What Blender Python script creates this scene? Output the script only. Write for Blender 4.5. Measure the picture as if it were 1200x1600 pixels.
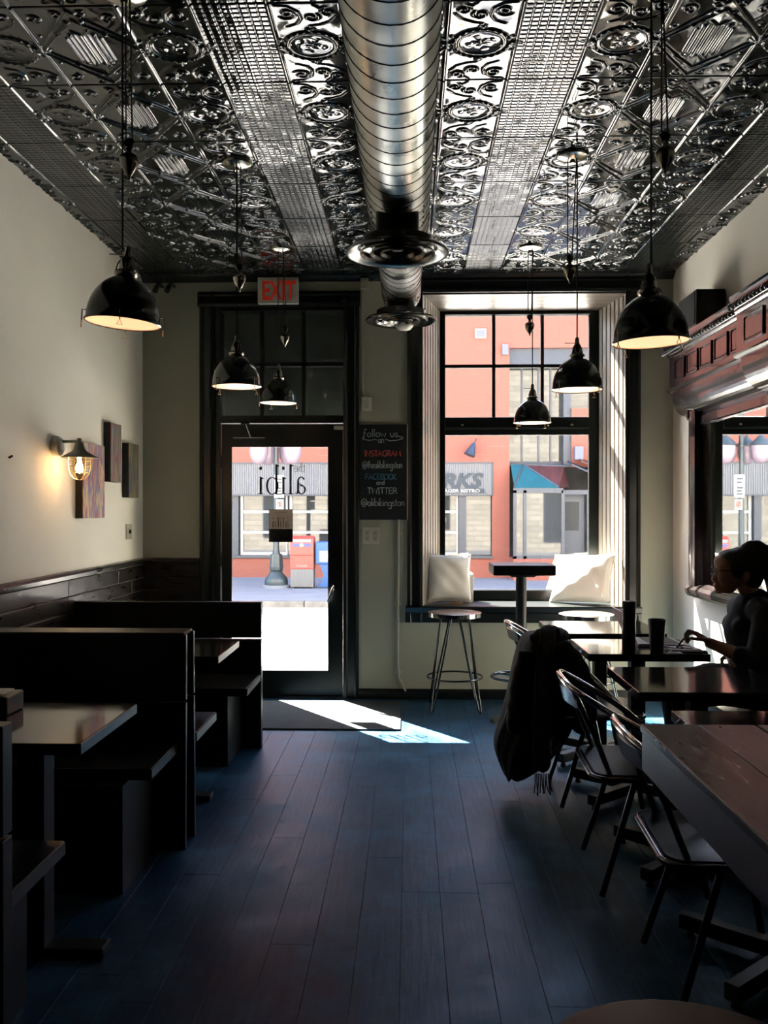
import bpy, bmesh, math, random
import numpy as np
from mathutils import Vector, Matrix, Quaternion
random.seed(7); np.random.seed(7)
S = bpy.context.scene
for o in list(bpy.data.objects): bpy.data.objects.remove(o)
COL = S.collection
PI = math.pi

# ------------------------------------------------------------------ camera, sky, sun, exposure
CZ = 1.44
cam = bpy.data.cameras.new('camera'); camo = bpy.data.objects.new('camera', cam); COL.objects.link(camo)
cam.sensor_fit = 'VERTICAL'; cam.sensor_height = 24.0; cam.lens = 24.0*1380/1600; cam.clip_start = 0.02; cam.clip_end = 200
camo.location = (0, 0, CZ)
camo.rotation_euler = (PI/2 - math.atan(5/1380), 0, math.atan(40/1380))
S.camera = camo

SUN_DIR = Vector((0.77, -1.0, -1.35)).normalized()      # direction the light travels
W = bpy.data.worlds.new('world'); S.world = W; W.use_nodes = True
wn = W.node_tree; wn.nodes.clear()
sky = wn.nodes.new('ShaderNodeTexSky'); sky.sky_type = 'NISHITA'; sky.sun_disc = False
sky.sun_elevation = math.asin(-SUN_DIR.z); sky.sun_rotation = math.atan2(-SUN_DIR.x, -SUN_DIR.y)
bg = wn.nodes.new('ShaderNodeBackground'); bg.inputs['Strength'].default_value = 0.30
wo = wn.nodes.new('ShaderNodeOutputWorld')
wn.links.new(sky.outputs[0], bg.inputs[0]); wn.links.new(bg.outputs[0], wo.inputs[0])
sl = bpy.data.lights.new('sun', 'SUN'); sl.energy = 26.0; sl.angle = 0.009; sl.color = (1.0, 0.93, 0.84)
so = bpy.data.objects.new('sun', sl); COL.objects.link(so)
so.rotation_euler = SUN_DIR.to_track_quat('-Z', 'Y').to_euler(); so.location = (-8, 12, 16)
S.view_settings.view_transform = 'Standard'; S.view_settings.look = 'None'
S.view_settings.exposure = 2.6; S.view_settings.gamma = 1.0; S.view_settings.use_curve_mapping = False

# ------------------------------------------------------------------ materials
MATS = {}
def mat(name, col, rough=0.5, metal=0.0, ior=1.5, var=0.0, vscale=6.0, bump=0.0, bscale=40.0, emit=None, estr=0.0,
        stretch=(1,1,1), rvar=0.0, col2=None, coat=0.0):
    m = bpy.data.materials.new(name); m.use_nodes = True; n = m.node_tree; b = n.nodes['Principled BSDF']
    b.inputs['Base Color'].default_value = (*col, 1); b.inputs['Roughness'].default_value = rough
    b.inputs['Metallic'].default_value = metal; b.inputs['IOR'].default_value = ior
    b.inputs['Coat Weight'].default_value = coat
    if emit: b.inputs['Emission Color'].default_value = (*emit, 1); b.inputs['Emission Strength'].default_value = estr
    tc = n.nodes.new('ShaderNodeTexCoord'); mp = n.nodes.new('ShaderNodeMapping'); mp.inputs['Scale'].default_value = stretch
    n.links.new(tc.outputs['Object'], mp.inputs[0])
    nz = n.nodes.new('ShaderNodeTexNoise'); nz.inputs['Scale'].default_value = vscale; nz.inputs['Detail'].default_value = 5
    n.links.new(mp.outputs[0], nz.inputs['Vector'])
    if var > 0 or col2:
        c2 = col2 or tuple(max(0, c*(1-var)) for c in col)
        rp = n.nodes.new('ShaderNodeValToRGB'); rp.color_ramp.elements[0].position = 0.36; rp.color_ramp.elements[1].position = 0.66
        rp.color_ramp.elements[0].color = (*c2, 1); rp.color_ramp.elements[1].color = (*col, 1)
        n.links.new(nz.outputs['Fac'], rp.inputs[0]); n.links.new(rp.outputs[0], b.inputs['Base Color'])
    if rvar > 0:
        mr = n.nodes.new('ShaderNodeMapRange'); mr.inputs[1].default_value = 0.3; mr.inputs[2].default_value = 0.7
        mr.inputs[3].default_value = max(0.02, rough-rvar); mr.inputs[4].default_value = min(1, rough+rvar)
        n.links.new(nz.outputs['Fac'], mr.inputs[0]); n.links.new(mr.outputs[0], b.inputs['Roughness'])
    if bump > 0:
        n2 = n.nodes.new('ShaderNodeTexNoise'); n2.inputs['Scale'].default_value = bscale; n2.inputs['Detail'].default_value = 4
        n.links.new(mp.outputs[0], n2.inputs['Vector'])
        bp = n.nodes.new('ShaderNodeBump'); bp.inputs['Strength'].default_value = bump; bp.inputs['Distance'].default_value = 0.01
        n.links.new(n2.outputs['Fac'], bp.inputs['Height']); n.links.new(bp.outputs[0], b.inputs['Normal'])
    MATS[name] = m; return m

def glassmat(name, tint=(0.97, 0.98, 0.97), ior=1.5):
    m = bpy.data.materials.new(name); m.use_nodes = True; n = m.node_tree; n.nodes.clear()
    o = n.nodes.new('ShaderNodeOutputMaterial'); mx = n.nodes.new('ShaderNodeMixShader')
    t = n.nodes.new('ShaderNodeBsdfTransparent'); t.inputs[0].default_value = (*tint, 1)
    g = n.nodes.new('ShaderNodeBsdfGlossy'); g.inputs['Roughness'].default_value = 0.01
    f = n.nodes.new('ShaderNodeLayerWeight'); f.inputs[0].default_value = 0.5
    p5 = n.nodes.new('ShaderNodeMath'); p5.operation = 'POWER'; p5.inputs[1].default_value = 5.0
    ma = n.nodes.new('ShaderNodeMath'); ma.operation = 'MULTIPLY_ADD'; ma.inputs[1].default_value = 0.96; ma.inputs[2].default_value = 0.04
    n.links.new(f.outputs['Facing'], p5.inputs[0]); n.links.new(p5.outputs[0], ma.inputs[0])
    n.links.new(ma.outputs[0], mx.inputs[0]); n.links.new(t.outputs[0], mx.inputs[1]); n.links.new(g.outputs[0], mx.inputs[2])
    n.links.new(mx.outputs[0], o.inputs[0]); MATS[name] = m; return m

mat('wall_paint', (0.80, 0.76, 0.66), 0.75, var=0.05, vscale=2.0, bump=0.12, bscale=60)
mat('wall_sage_shade', (0.38, 0.38, 0.295), 0.75, var=0.05, vscale=2.0, bump=0.12, bscale=60)  # sage tone darker than the cream walls, the wall's dimness put into its paint
mat('black_trim', (0.007, 0.010, 0.009), 0.32, var=0.3, bump=0.05, bscale=30)
mat('black_wood', (0.005, 0.006, 0.007), 0.35, var=0.4, vscale=10, stretch=(1, 8, 8), bump=0.08, bscale=30)
mat('wainscot', (0.016, 0.012, 0.010), 0.30, var=0.22, vscale=5, stretch=(1, 1, 6), bump=0.012, bscale=25, rvar=0.04)
mat('laminate', (0.012, 0.016, 0.018), 0.09, var=0.3, vscale=5, bump=0.008, bscale=10, rvar=0.03, ior=1.55)
mat('edge_band', (0.10, 0.12, 0.12), 0.35, metal=0.4, var=0.2)
mat('mat_rubber', (0.018, 0.028, 0.032), 0.9, var=0.3, bump=0.5, bscale=200)
mat('galvanised', (0.62, 0.63, 0.60), 0.30, metal=1.0, var=0.28, vscale=5, bump=0.04, bscale=8, rvar=0.08)
mat('seam_dark', (0.05, 0.05, 0.05), 0.5, metal=0.6)
mat('dark_metal', (0.05, 0.055, 0.05), 0.28, metal=1.0, var=0.3)
mat('diffuser_metal', (0.20, 0.20, 0.19), 0.25, metal=1.0, var=0.2)
mat('chrome', (0.62, 0.63, 0.63), 0.14, metal=1.0)
mat('tube_dark', (0.10, 0.105, 0.11), 0.18, metal=1.0)
mat('black_iron', (0.010, 0.011, 0.012), 0.45, var=0.2)
mat('lamp_shade', (0.030, 0.040, 0.032), 0.14, ior=1.8, var=0.3, vscale=10)
mat('lamp_nickel', (0.42, 0.40, 0.34), 0.18, metal=1.0)
mat('lamp_inner', (0.80, 0.72, 0.60), 0.5)
mat('lamp_lens', (0.9, 0.75, 0.55), 0.4, emit=(1.0, 0.50, 0.24), estr=0.22)
mat('bulb_glow', (1, 0.8, 0.5), 0.4, emit=(1.0, 0.55, 0.22), estr=16.0)
mat('rope', (0.012, 0.012, 0.012), 0.7)
mat('exit_face', (0.55, 0.56, 0.50), 0.5, var=0.1)
mat('exit_red', (0.75, 0.035, 0.015), 0.5, emit=(1.0, 0.05, 0.02), estr=0.012)
mat('chalkboard', (0.006, 0.010, 0.012), 0.75, var=0.3, vscale=8)
mat('chalk_white', (0.30, 0.36, 0.36), 0.9)
mat('chalk_red', (0.42, 0.06, 0.045), 0.9)
mat('chalk_blue', (0.04, 0.13, 0.19), 0.9)
mat('plate_white', (0.52, 0.50, 0.42), 0.45)
mat('conduit_grey', (0.42, 0.42, 0.34), 0.45, metal=0.1)
mat('pillow_cloth', (0.78, 0.75, 0.68), 0.9, bump=0.25, bscale=160)
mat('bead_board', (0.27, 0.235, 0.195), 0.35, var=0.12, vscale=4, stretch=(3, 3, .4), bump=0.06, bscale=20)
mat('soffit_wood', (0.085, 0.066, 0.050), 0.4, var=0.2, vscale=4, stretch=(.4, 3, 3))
mat('mahogany', (0.020, 0.0085, 0.011), 0.22, var=0.5, vscale=5, stretch=(6, 1, 6), bump=0.05, bscale=16, coat=0.4)
mat('mahogany_dark', (0.016, 0.010, 0.010), 0.2, var=0.4, vscale=5, coat=0.4)
mat('stool_wood', (0.30, 0.15, 0.09), 0.25, var=0.3, vscale=4, stretch=(1, 8, 1))
mat('seat_ply', (0.016, 0.014, 0.014), 0.26, var=0.5, vscale=6, stretch=(1, 9, 1), bump=0.05, bscale=20)
mat('board_top', (0.018, 0.0165, 0.0145), 0.30, var=0.35, vscale=4, stretch=(7, 1, 1), bump=0.06, bscale=24, rvar=0.05, ior=1.2)
mat('jacket', (0.004, 0.0045, 0.006), 0.8, bump=0.4, bscale=30)
mat('scarf', (0.035, 0.036, 0.040), 0.95, bump=0.6, bscale=90, var=0.5, vscale=30)
mat('skin', (0.36, 0.20, 0.13), 0.5)
mat('hair', (0.008, 0.007, 0.006), 0.42, bump=0.5, bscale=30, stretch=(3, 12, 12))
mat('shirt', (0.012, 0.016, 0.026), 0.85, bump=0.3, bscale=24)
mat('trousers', (0.012, 0.012, 0.016), 0.85, bump=0.2, bscale=40)
mat('laptop_grey', (0.45, 0.47, 0.50), 0.35, metal=0.6)
mat('paper', (0.78, 0.80, 0.84), 0.8)
mat('black_plastic', (0.008, 0.008, 0.009), 0.4)
mat('flask_black', (0.012, 0.012, 0.013), 0.35, bump=0.2, bscale=60)
mat('speaker_black', (0.008, 0.008, 0.009), 0.6, bump=0.2, bscale=120)
mat('brass', (0.55, 0.42, 0.22), 0.3, metal=1.0)
mat('sconce_grey', (0.20, 0.21, 0.18), 0.4, metal=0.5, var=0.2)
mat('sconce_white', (0.70, 0.68, 0.62), 0.5)
mat('vinyl_black', (0.004, 0.004, 0.004), 0.5)
mat('transom_board', (0.045, 0.055, 0.05), 0.8, var=0.25, vscale=3)
mat('yellow_box', (0.75, 0.42, 0.03), 0.6); mat('white_card', (0.75, 0.73, 0.68), 0.7); mat('orange_card', (0.55, 0.16, 0.05), 0.7)
mat('canvas_side', (0.008, 0.008, 0.008), 0.7)
mat('stool_vinyl', (0.012, 0.014, 0.012), 0.5, bump=0.03, bscale=60, ior=1.35)
mat('felt', (0.02, 0.022, 0.022), 0.9)
# exterior
mat('asphalt', (0.50, 0.49, 0.47), 0.9, var=0.2, vscale=2, bump=0.2, bscale=60)
mat('sidewalk', (0.17, 0.18, 0.21), 0.9, var=0.12, vscale=2, bump=0.1, bscale=40)
mat('curb', (0.20, 0.19, 0.18), 0.9, var=0.4, vscale=5)
mat('siding', (0.145, 0.15, 0.17), 0.5, var=0.06)
mat('frame_grey', (0.042, 0.048, 0.064), 0.5)
mat('frame_white', (0.30, 0.30, 0.30), 0.5)
mat('store_dark', (0.10, 0.10, 0.10), 0.9, var=0.6, vscale=2)
mat('store_warm', (0.50, 0.42, 0.30), 0.9, var=0.5, vscale=1.2)
mat('awning_dark', (0.045, 0.05, 0.065), 0.6)
mat('roof_teal', (0.02, 0.10, 0.13), 0.2, var=0.2)
mat('roof_red', (0.075, 0.022, 0.022), 0.5, var=0.3)
mat('navy_paint', (0.02, 0.03, 0.055), 0.4)
mat('sign_blue', (0.016, 0.026, 0.040), 0.6)
mat('post_green', (0.03, 0.045, 0.055), 0.4, var=0.3)
mat('globe_pink', (0.20, 0.155, 0.19), 0.3)
mat('post_red', (0.34, 0.045, 0.035), 0.45); mat('post_white', (0.22, 0.22, 0.23), 0.5); mat('post_blue', (0.05, 0.06, 0.22), 0.5)
mat('box_blue', (0.008, 0.065, 0.24), 0.4); mat('bin_grey', (0.15, 0.155, 0.17), 0.6); mat('lime_sign', (0.32, 0.38, 0.10), 0.6)
mat('vent_white', (0.11, 0.115, 0.16), 0.6)
def paper_mat(name, col):
    m = bpy.data.materials.new(name); m.use_nodes = True; n = m.node_tree; n.nodes.clear()
    o = n.nodes.new('ShaderNodeOutputMaterial'); mx = n.nodes.new('ShaderNodeMixShader'); mx.inputs[0].default_value = .6
    a = n.nodes.new('ShaderNodeBsdfDiffuse'); t = n.nodes.new('ShaderNodeBsdfTranslucent')
    tc = n.nodes.new('ShaderNodeTexCoord'); z = n.nodes.new('ShaderNodeTexNoise'); z.inputs['Scale'].default_value = 30; n.links.new(tc.outputs['Object'], z.inputs['Vector'])
    r = n.nodes.new('ShaderNodeValToRGB'); r.color_ramp.elements[0].color = (*[c*.9 for c in col], 1); r.color_ramp.elements[1].color = (*col, 1); n.links.new(z.outputs['Fac'], r.inputs[0])
    for q in (a, t): n.links.new(r.outputs[0], q.inputs[0])
    n.links.new(a.outputs[0], mx.inputs[1]); n.links.new(t.outputs[0], mx.inputs[2]); n.links.new(mx.outputs[0], o.inputs[0]); MATS[name] = m
paper_mat('poster_beige', (0.105, 0.092, 0.080)); paper_mat('poster_dark', (0.045, 0.044, 0.040)); paper_mat('poster_white', (0.16, 0.16, 0.16))
glassmat('glass')

def storeglass():
    m = mat('store_glass', (0.03, 0.033, 0.036), 0.03, ior=1.65); return m
storeglass()

def mirror_mat():
    m = mat('mirror', (0.88, 0.90, 0.89), 0.015, metal=1.0); return m
mirror_mat()

def brick_mat():
    m = bpy.data.materials.new('brick_red'); m.use_nodes = True; n = m.node_tree; b = n.nodes['Principled BSDF']
    b.inputs['Roughness'].default_value = 0.85
    tc = n.nodes.new('ShaderNodeTexCoord'); sx = n.nodes.new('ShaderNodeSeparateXYZ'); cx = n.nodes.new('ShaderNodeCombineXYZ')
    n.links.new(tc.outputs['Object'], sx.inputs[0]); n.links.new(sx.outputs['X'], cx.inputs['X']); n.links.new(sx.outputs['Z'], cx.inputs['Y'])
    t = n.nodes.new('ShaderNodeTexBrick'); t.inputs['Scale'].default_value = 1.0
    t.inputs['Brick Width'].default_value = 0.24; t.inputs['Row Height'].default_value = 0.085; t.inputs['Mortar Size'].default_value = 0.006
    t.inputs['Color1'].default_value = (0.235, 0.074, 0.052, 1); t.inputs['Color2'].default_value = (0.225, 0.072, 0.052, 1)
    t.inputs['Mortar'].default_value = (0.20, 0.08, 0.062, 1)
    n.links.new(cx.outputs[0], t.inputs['Vector']); n.links.new(t.outputs['Color'], b.inputs['Base Color'])
    MATS['brick_red'] = m
brick_mat()

def stone_mat():
    m = bpy.data.materials.new('stone_cream'); m.use_nodes = True; n = m.node_tree; b = n.nodes['Principled BSDF']
    b.inputs['Roughness'].default_value = 0.85
    tc = n.nodes.new('ShaderNodeTexCoord'); sx = n.nodes.new('ShaderNodeSeparateXYZ'); cx = n.nodes.new('ShaderNodeCombineXYZ')
    n.links.new(tc.outputs['Object'], sx.inputs[0]); n.links.new(sx.outputs['X'], cx.inputs['X']); n.links.new(sx.outputs['Z'], cx.inputs['Y'])
    t = n.nodes.new('ShaderNodeTexBrick'); t.inputs['Scale'].default_value = 1.0
    t.inputs['Brick Width'].default_value = 0.62; t.inputs['Row Height'].default_value = 0.20; t.inputs['Mortar Size'].default_value = 0.012
    t.inputs['Color1'].default_value = (0.50, 0.46, 0.39, 1); t.inputs['Color2'].default_value = (0.36, 0.33, 0.28, 1); t.inputs['Mortar'].default_value = (0.20, 0.18, 0.15, 1)
    n.links.new(cx.outputs[0], t.inputs['Vector']); n.links.new(t.outputs['Color'], b.inputs['Base Color'])
    MATS['stone_cream'] = m
stone_mat()

def floor_mat():
    m = bpy.data.materials.new('floor_paint_sheen'); m.use_nodes = True; n = m.node_tree; b = n.nodes['Principled BSDF']
    tc = n.nodes.new('ShaderNodeTexCoord'); ge = n.nodes.new('ShaderNodeNewGeometry')
    mp = n.nodes.new('ShaderNodeMapping'); mp.inputs['Scale'].default_value = (9, 0.8, 1)
    n.links.new(ge.outputs['Position'], mp.inputs[0])
    g = n.nodes.new('ShaderNodeTexNoise'); g.inputs['Scale'].default_value = 6; g.inputs['Detail'].default_value = 6
    n.links.new(mp.outputs[0], g.inputs['Vector'])
    w = n.nodes.new('ShaderNodeTexNoise'); w.inputs['Scale'].default_value = 2.4; w.inputs['Detail'].default_value = 8; w.inputs['Roughness'].default_value = 0.7
    n.links.new(ge.outputs['Position'], w.inputs['Vector'])
    r1 = n.nodes.new('ShaderNodeValToRGB'); r1.color_ramp.elements[0].position = 0.35; r1.color_ramp.elements[1].position = 0.75
    r1.color_ramp.elements[0].color = (0.006, 0.030, 0.068, 1); r1.color_ramp.elements[1].color = (0.014, 0.062, 0.130, 1)
    n.links.new(g.outputs['Fac'], r1.inputs[0])
    r2 = n.nodes.new('ShaderNodeValToRGB'); r2.color_ramp.elements[0].position = 0.48; r2.color_ramp.elements[1].position = 0.72
    r2.color_ramp.elements[0].color = (0, 0, 0, 1); r2.color_ramp.elements[1].color = (1, 1, 1, 1)
    n.links.new(w.outputs['Fac'], r2.inputs[0])
    mx = n.nodes.new('ShaderNodeMixRGB'); mx.inputs['Color2'].default_value = (0.045, 0.150, 0.255, 1)
    n.links.new(r2.outputs[0], mx.inputs['Fac']); n.links.new(r1.outputs[0], mx.inputs['Color1'])
    oi = n.nodes.new('ShaderNodeObjectInfo'); mr0 = n.nodes.new('ShaderNodeMapRange'); mr0.inputs[3].default_value = 0.9; mr0.inputs[4].default_value = 1.1
    n.links.new(oi.outputs['Random'], mr0.inputs[0])
    ml = n.nodes.new('ShaderNodeMixRGB'); ml.blend_type = 'MULTIPLY'; ml.inputs['Fac'].default_value = 1
    n.links.new(mx.outputs[0], ml.inputs['Color1']); n.links.new(mr0.outputs[0], ml.inputs['Color2'])
    n.links.new(ml.outputs[0], b.inputs['Base Color'])
    mr = n.nodes.new('ShaderNodeMapRange'); mr.inputs[1].default_value = 0.35; mr.inputs[2].default_value = 0.7; mr.inputs[3].default_value = 0.36; mr.inputs[4].default_value = 0.55
    n.links.new(w.outputs['Fac'], mr.inputs[0]); n.links.new(mr.outputs[0], b.inputs['Roughness'])
    bp = n.nodes.new('ShaderNodeBump'); bp.inputs['Strength'].default_value = 0.12; bp.inputs['Distance'].default_value = 0.01
    n.links.new(g.outputs['Fac'], bp.inputs['Height']); n.links.new(bp.outputs[0], b.inputs['Normal'])
    b.inputs['IOR'].default_value = 1.38; b.inputs['Specular Tint'].default_value = (0.45, 0.72, 1.0, 1)  # blue sky sheen put into the base colour and the specular tint
    MATS['floor_paint_sheen'] = m
floor_mat()

def tin_mat():
    m = bpy.data.materials.new('pressed_tin'); m.use_nodes = True; n = m.node_tree; b = n.nodes['Principled BSDF']
    b.inputs['Base Color'].default_value = (0.018, 0.022, 0.019, 1); b.inputs['Roughness'].default_value = 0.06
    b.inputs['IOR'].default_value = 1.56
    ge = n.nodes.new('ShaderNodeNewGeometry')
    nz = n.nodes.new('ShaderNodeTexNoise'); nz.inputs['Scale'].default_value = 9; nz.inputs['Detail'].default_value = 3
    n.links.new(ge.outputs['Position'], nz.inputs['Vector'])
    bp = n.nodes.new('ShaderNodeBump'); bp.inputs['Strength'].default_value = 0.05; bp.inputs['Distance'].default_value = 0.012
    n.links.new(nz.outputs['Fac'], bp.inputs['Height']); n.links.new(bp.outputs[0], b.inputs['Normal'])
    MATS['pressed_tin'] = m
tin_mat()

def canvas_mat(name, cols, seed):
    m = bpy.data.materials.new(name); m.use_nodes = True; n = m.node_tree; b = n.nodes['Principled BSDF']; b.inputs['Roughness'].default_value = 0.6
    tc = n.nodes.new('ShaderNodeTexCoord'); mp = n.nodes.new('ShaderNodeMapping'); mp.inputs['Scale'].default_value = (1, 5.5, 0.9); mp.inputs['Location'].default_value = (seed, seed*2.3, seed)
    n.links.new(tc.outputs['Object'], mp.inputs[0])
    z = n.nodes.new('ShaderNodeTexNoise'); z.inputs['Scale'].default_value = 3.2; z.inputs['Detail'].default_value = 7; z.inputs['Distortion'].default_value = 0.9
    n.links.new(mp.outputs[0], z.inputs['Vector'])
    r = n.nodes.new('ShaderNodeValToRGB'); cr = r.color_ramp
    while len(cr.elements) < len(cols): cr.elements.new(0.5)
    for i, c in enumerate(cols):
        cr.elements[i].position = 0.30 + 0.40*i/(len(cols)-1); cr.elements[i].color = (*c, 1)
    n.links.new(z.outputs['Fac'], r.inputs[0]); n.links.new(r.outputs[0], b.inputs['Base Color'])
    bp = n.nodes.new('ShaderNodeBump'); bp.inputs['Strength'].default_value = 0.4; n.links.new(z.outputs['Fac'], bp.inputs['Height']); n.links.new(bp.outputs[0], b.inputs['Normal'])
    MATS[name] = m
canvas_mat('canvas_a', [(.05,.07,.13),(.22,.24,.36),(.36,.05,.07),(.16,.16,.30),(.55,.40,.20),(.34,.07,.12),(.10,.12,.20)], 1.0)
canvas_mat('canvas_b', [(.02,.05,.05),(.06,.12,.16),(.25,.15,.03),(.05,.08,.06),(.22,.03,.05),(.10,.20,.26),(.32,.22,.04)], 4.0)
canvas_mat('canvas_c', [(.02,.05,.05),(.05,.10,.11),(.02,.05,.06),(.25,.17,.04),(.03,.07,.10),(.22,.04,.04),(.03,.06,.05)], 9.0)

# ------------------------------------------------------------------ mesh building
ORG = {}
class MB:
    def __init__(s): s.v = []; s.f = []
    def add(s, vs, fs):
        k = len(s.v); s.v += [tuple(p) for p in vs]; s.f += [tuple(i+k for i in f) for f in fs]; return s
    def box(s, x0, x1, y0, y1, z0, z1, M=None):
        vs = [Vector(p) for p in ((x0,y0,z0),(x1,y0,z0),(x1,y1,z0),(x0,y1,z0),(x0,y0,z1),(x1,y0,z1),(x1,y1,z1),(x0,y1,z1))]
        if M: vs = [M @ p for p in vs]
        return s.add(vs, [(0,3,2,1),(4,5,6,7),(0,1,5,4),(1,2,6,5),(2,3,7,6),(3,0,4,7)])
    def ring_loft(s, rings, closed=True, caps=True):
        n = len(rings[0]); k = len(s.v); s.v += [tuple(p) for r in rings for p in r]
        for i in range(len(rings)-1):
            for j in range(n if closed else n-1):
                a = k+i*n+j; b = k+i*n+(j+1) % n; s.f.append((a, b, b+n, a+n))
        if caps:
            s.f.append(tuple(k+j for j in reversed(range(n)))); s.f.append(tuple(k+(len(rings)-1)*n+j for j in range(n)))
        return s
    def cyl(s, p0, p1, r0, r1=None, n=12, caps=True):
        r1 = r0 if r1 is None else r1; p0 = Vector(p0); p1 = Vector(p1); d = (p1-p0).normalized()
        a = d.orthogonal().normalized(); b = d.cross(a)
        return s.ring_loft([[p+a*(r*math.cos(2*PI*j/n))+b*(r*math.sin(2*PI*j/n)) for j in range(n)] for p, r in ((p0, r0), (p1, r1))], caps=caps)
    def lathe(s, prof, c=(0,0,0), n=24, axis='z', caps=False):
        rings = []
        for r, h in prof:
            r = max(r, 1e-4); ring = []
            for j in range(n):
                t = 2*PI*j/n; x, y = r*math.cos(t), r*math.sin(t)
                if axis == 'z': ring.append((c[0]+x, c[1]+y, c[2]+h))
                elif axis == 'y': ring.append((c[0]+y, c[1]+h, c[2]+x))
                else: ring.append((c[0]+h, c[1]+x, c[2]+y))
            rings.append(ring)
        return s.ring_loft(rings, caps=caps)
    def tube(s, path, r, n=8, closed=False, caps=True):
        P = [Vector(p) for p in path]; m = len(P); R = r if isinstance(r, (list, tuple)) else [r]*m
        up = None; rings = []
        for i in range(m):
            if closed: d = P[(i+1) % m]-P[i-1]
            else: d = P[min(i+1, m-1)]-P[max(i-1, 0)]
            d.normalize()
            if up is None: up = d.orthogonal().normalized()
            else:
                up = up - d*up.dot(d)
                up = up.normalized() if up.length > 1e-6 else d.orthogonal().normalized()
            b = d.cross(up)
            rings.append([P[i]+up*(R[i]*math.cos(2*PI*j/n))+b*(R[i]*math.sin(2*PI*j/n)) for j in range(n)])
        if closed: rings.append(rings[0])
        return s.ring_loft(rings, caps=caps and not closed)
    def ell(s, c, rx, ry, rz, n=16, m=10, M=None):
        rings = []
        for i in range(m+1):
            t = PI*i/m; z = -math.cos(t); q = max(math.sin(t), 1e-3)
            ring = [Vector((rx*q*math.cos(2*PI*j/n), ry*q*math.sin(2*PI*j/n), rz*z)) for j in range(n)]
            if M: ring = [M @ p for p in ring]
            rings.append([p+Vector(c) for p in ring])
        return s.ring_loft(rings)
    def extr(s, prof, axis, a0, a1):
        """closed 2-D profile extruded along an axis; prof = (x,z) for y, (y,z) for x, (x,y) for z"""
        def P(p, a):
            return (p[0], a, p[1]) if axis == 'y' else ((a, p[0], p[1]) if axis == 'x' else (p[0], p[1], a))
        return s.ring_loft([[P(p, a0) for p in prof], [P(p, a1) for p in prof]])
    def xf(s, M):
        s.v = [tuple(M @ Vector(p)) for p in s.v]; return s
    def build(s, name, m, parent=None, loc=None, smooth=None, bevel=0.0):
        o = ORG.get(parent, (0,0,0)) if parent is not None else (loc or (0,0,0))
        me = bpy.data.meshes.new(name)
        me.from_pydata([(p[0]-o[0], p[1]-o[1], p[2]-o[2]) for p in s.v], [], s.f); me.validate(); me.update()
        bm = bmesh.new(); bm.from_mesh(me); bmesh.ops.recalc_face_normals(bm, faces=bm.faces); bm.to_mesh(me); bm.free()
        return link(name, me, m, parent, o, smooth, bevel)
def link(name, me, m, parent=None, o=(0,0,0), smooth=None, bevel=0.0):
    ob = bpy.data.objects.new(name, me); COL.objects.link(ob)
    if m and not me.materials: me.materials.append(MATS[m])
    if smooth:
        me.polygons.foreach_set('use_smooth', [True]*len(me.polygons)); me.set_sharp_from_angle(angle=math.radians(smooth))
    if bevel > 0:
        b = ob.modifiers.new('bevel', 'BEVEL'); b.width = bevel; b.segments = 2; b.limit_method = 'ANGLE'; b.angle_limit = math.radians(40)
    if parent is not None:
        ob.parent = parent; ORG[ob] = o
    else:
        ob.location = o; ORG[ob] = o
    return ob
def tag(o, label, cat, group=None, kind=None):
    o['label'] = label; o['category'] = cat
    if group: o['group'] = group
    if kind: o['kind'] = kind
    return o
def thing(name, label, cat, loc=(0,0,0), group=None):
    o = bpy.data.objects.new(name, None); COL.objects.link(o); o.location = loc; o.empty_display_size = 0.1; ORG[o] = tuple(loc)
    return tag(o, label, cat, group)
def struct(o, label, cat):
    return tag(o, label, cat, kind='structure')
def bx(name, m, parent, *a, bevel=0.0, loc=None):
    return MB().box(*a).build(name, m, parent, loc, bevel=bevel)
def copy_tree(o, parent=None):
    c = o.copy(); COL.objects.link(c)
    if parent is not None: c.parent = parent
    for ch in list(o.children): copy_tree(ch, c)
    return c
def text_mb(body, size, depth=0.002, align='CENTER', shear=0.0, bold=0.0):
    cu = bpy.data.curves.new('t', 'FONT'); cu.body = body; cu.size = size; cu.extrude = depth/2; cu.align_x = align; cu.shear = shear; cu.offset = bold
    cu.resolution_u = 3
    ob = bpy.data.objects.new('t', cu); COL.objects.link(ob)
    dg = bpy.context.evaluated_depsgraph_get(); me = bpy.data.meshes.new_from_object(ob.evaluated_get(dg))
    mb = MB(); mb.add([v.co.copy() for v in me.vertices], [tuple(p.vertices) for p in me.polygons])
    bpy.data.objects.remove(ob); bpy.data.curves.remove(cu); bpy.data.meshes.remove(me)
    return mb
def place_text(mb, x, y, z, sx=1.0, mirror=False, face='-y'):
    """text lies in local xy; stand it up in the xz plane (facing -y)"""
    s = -1 if mirror else 1
    mb.v = [(x + s*sx*p[0], y - p[2], z + p[1]) for p in mb.v]
    return mb

# ------------------------------------------------------------------ room shell
XL, XR, YF, YB, H = -2.04, 1.98, 6.7, -3.2, 3.23
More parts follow.
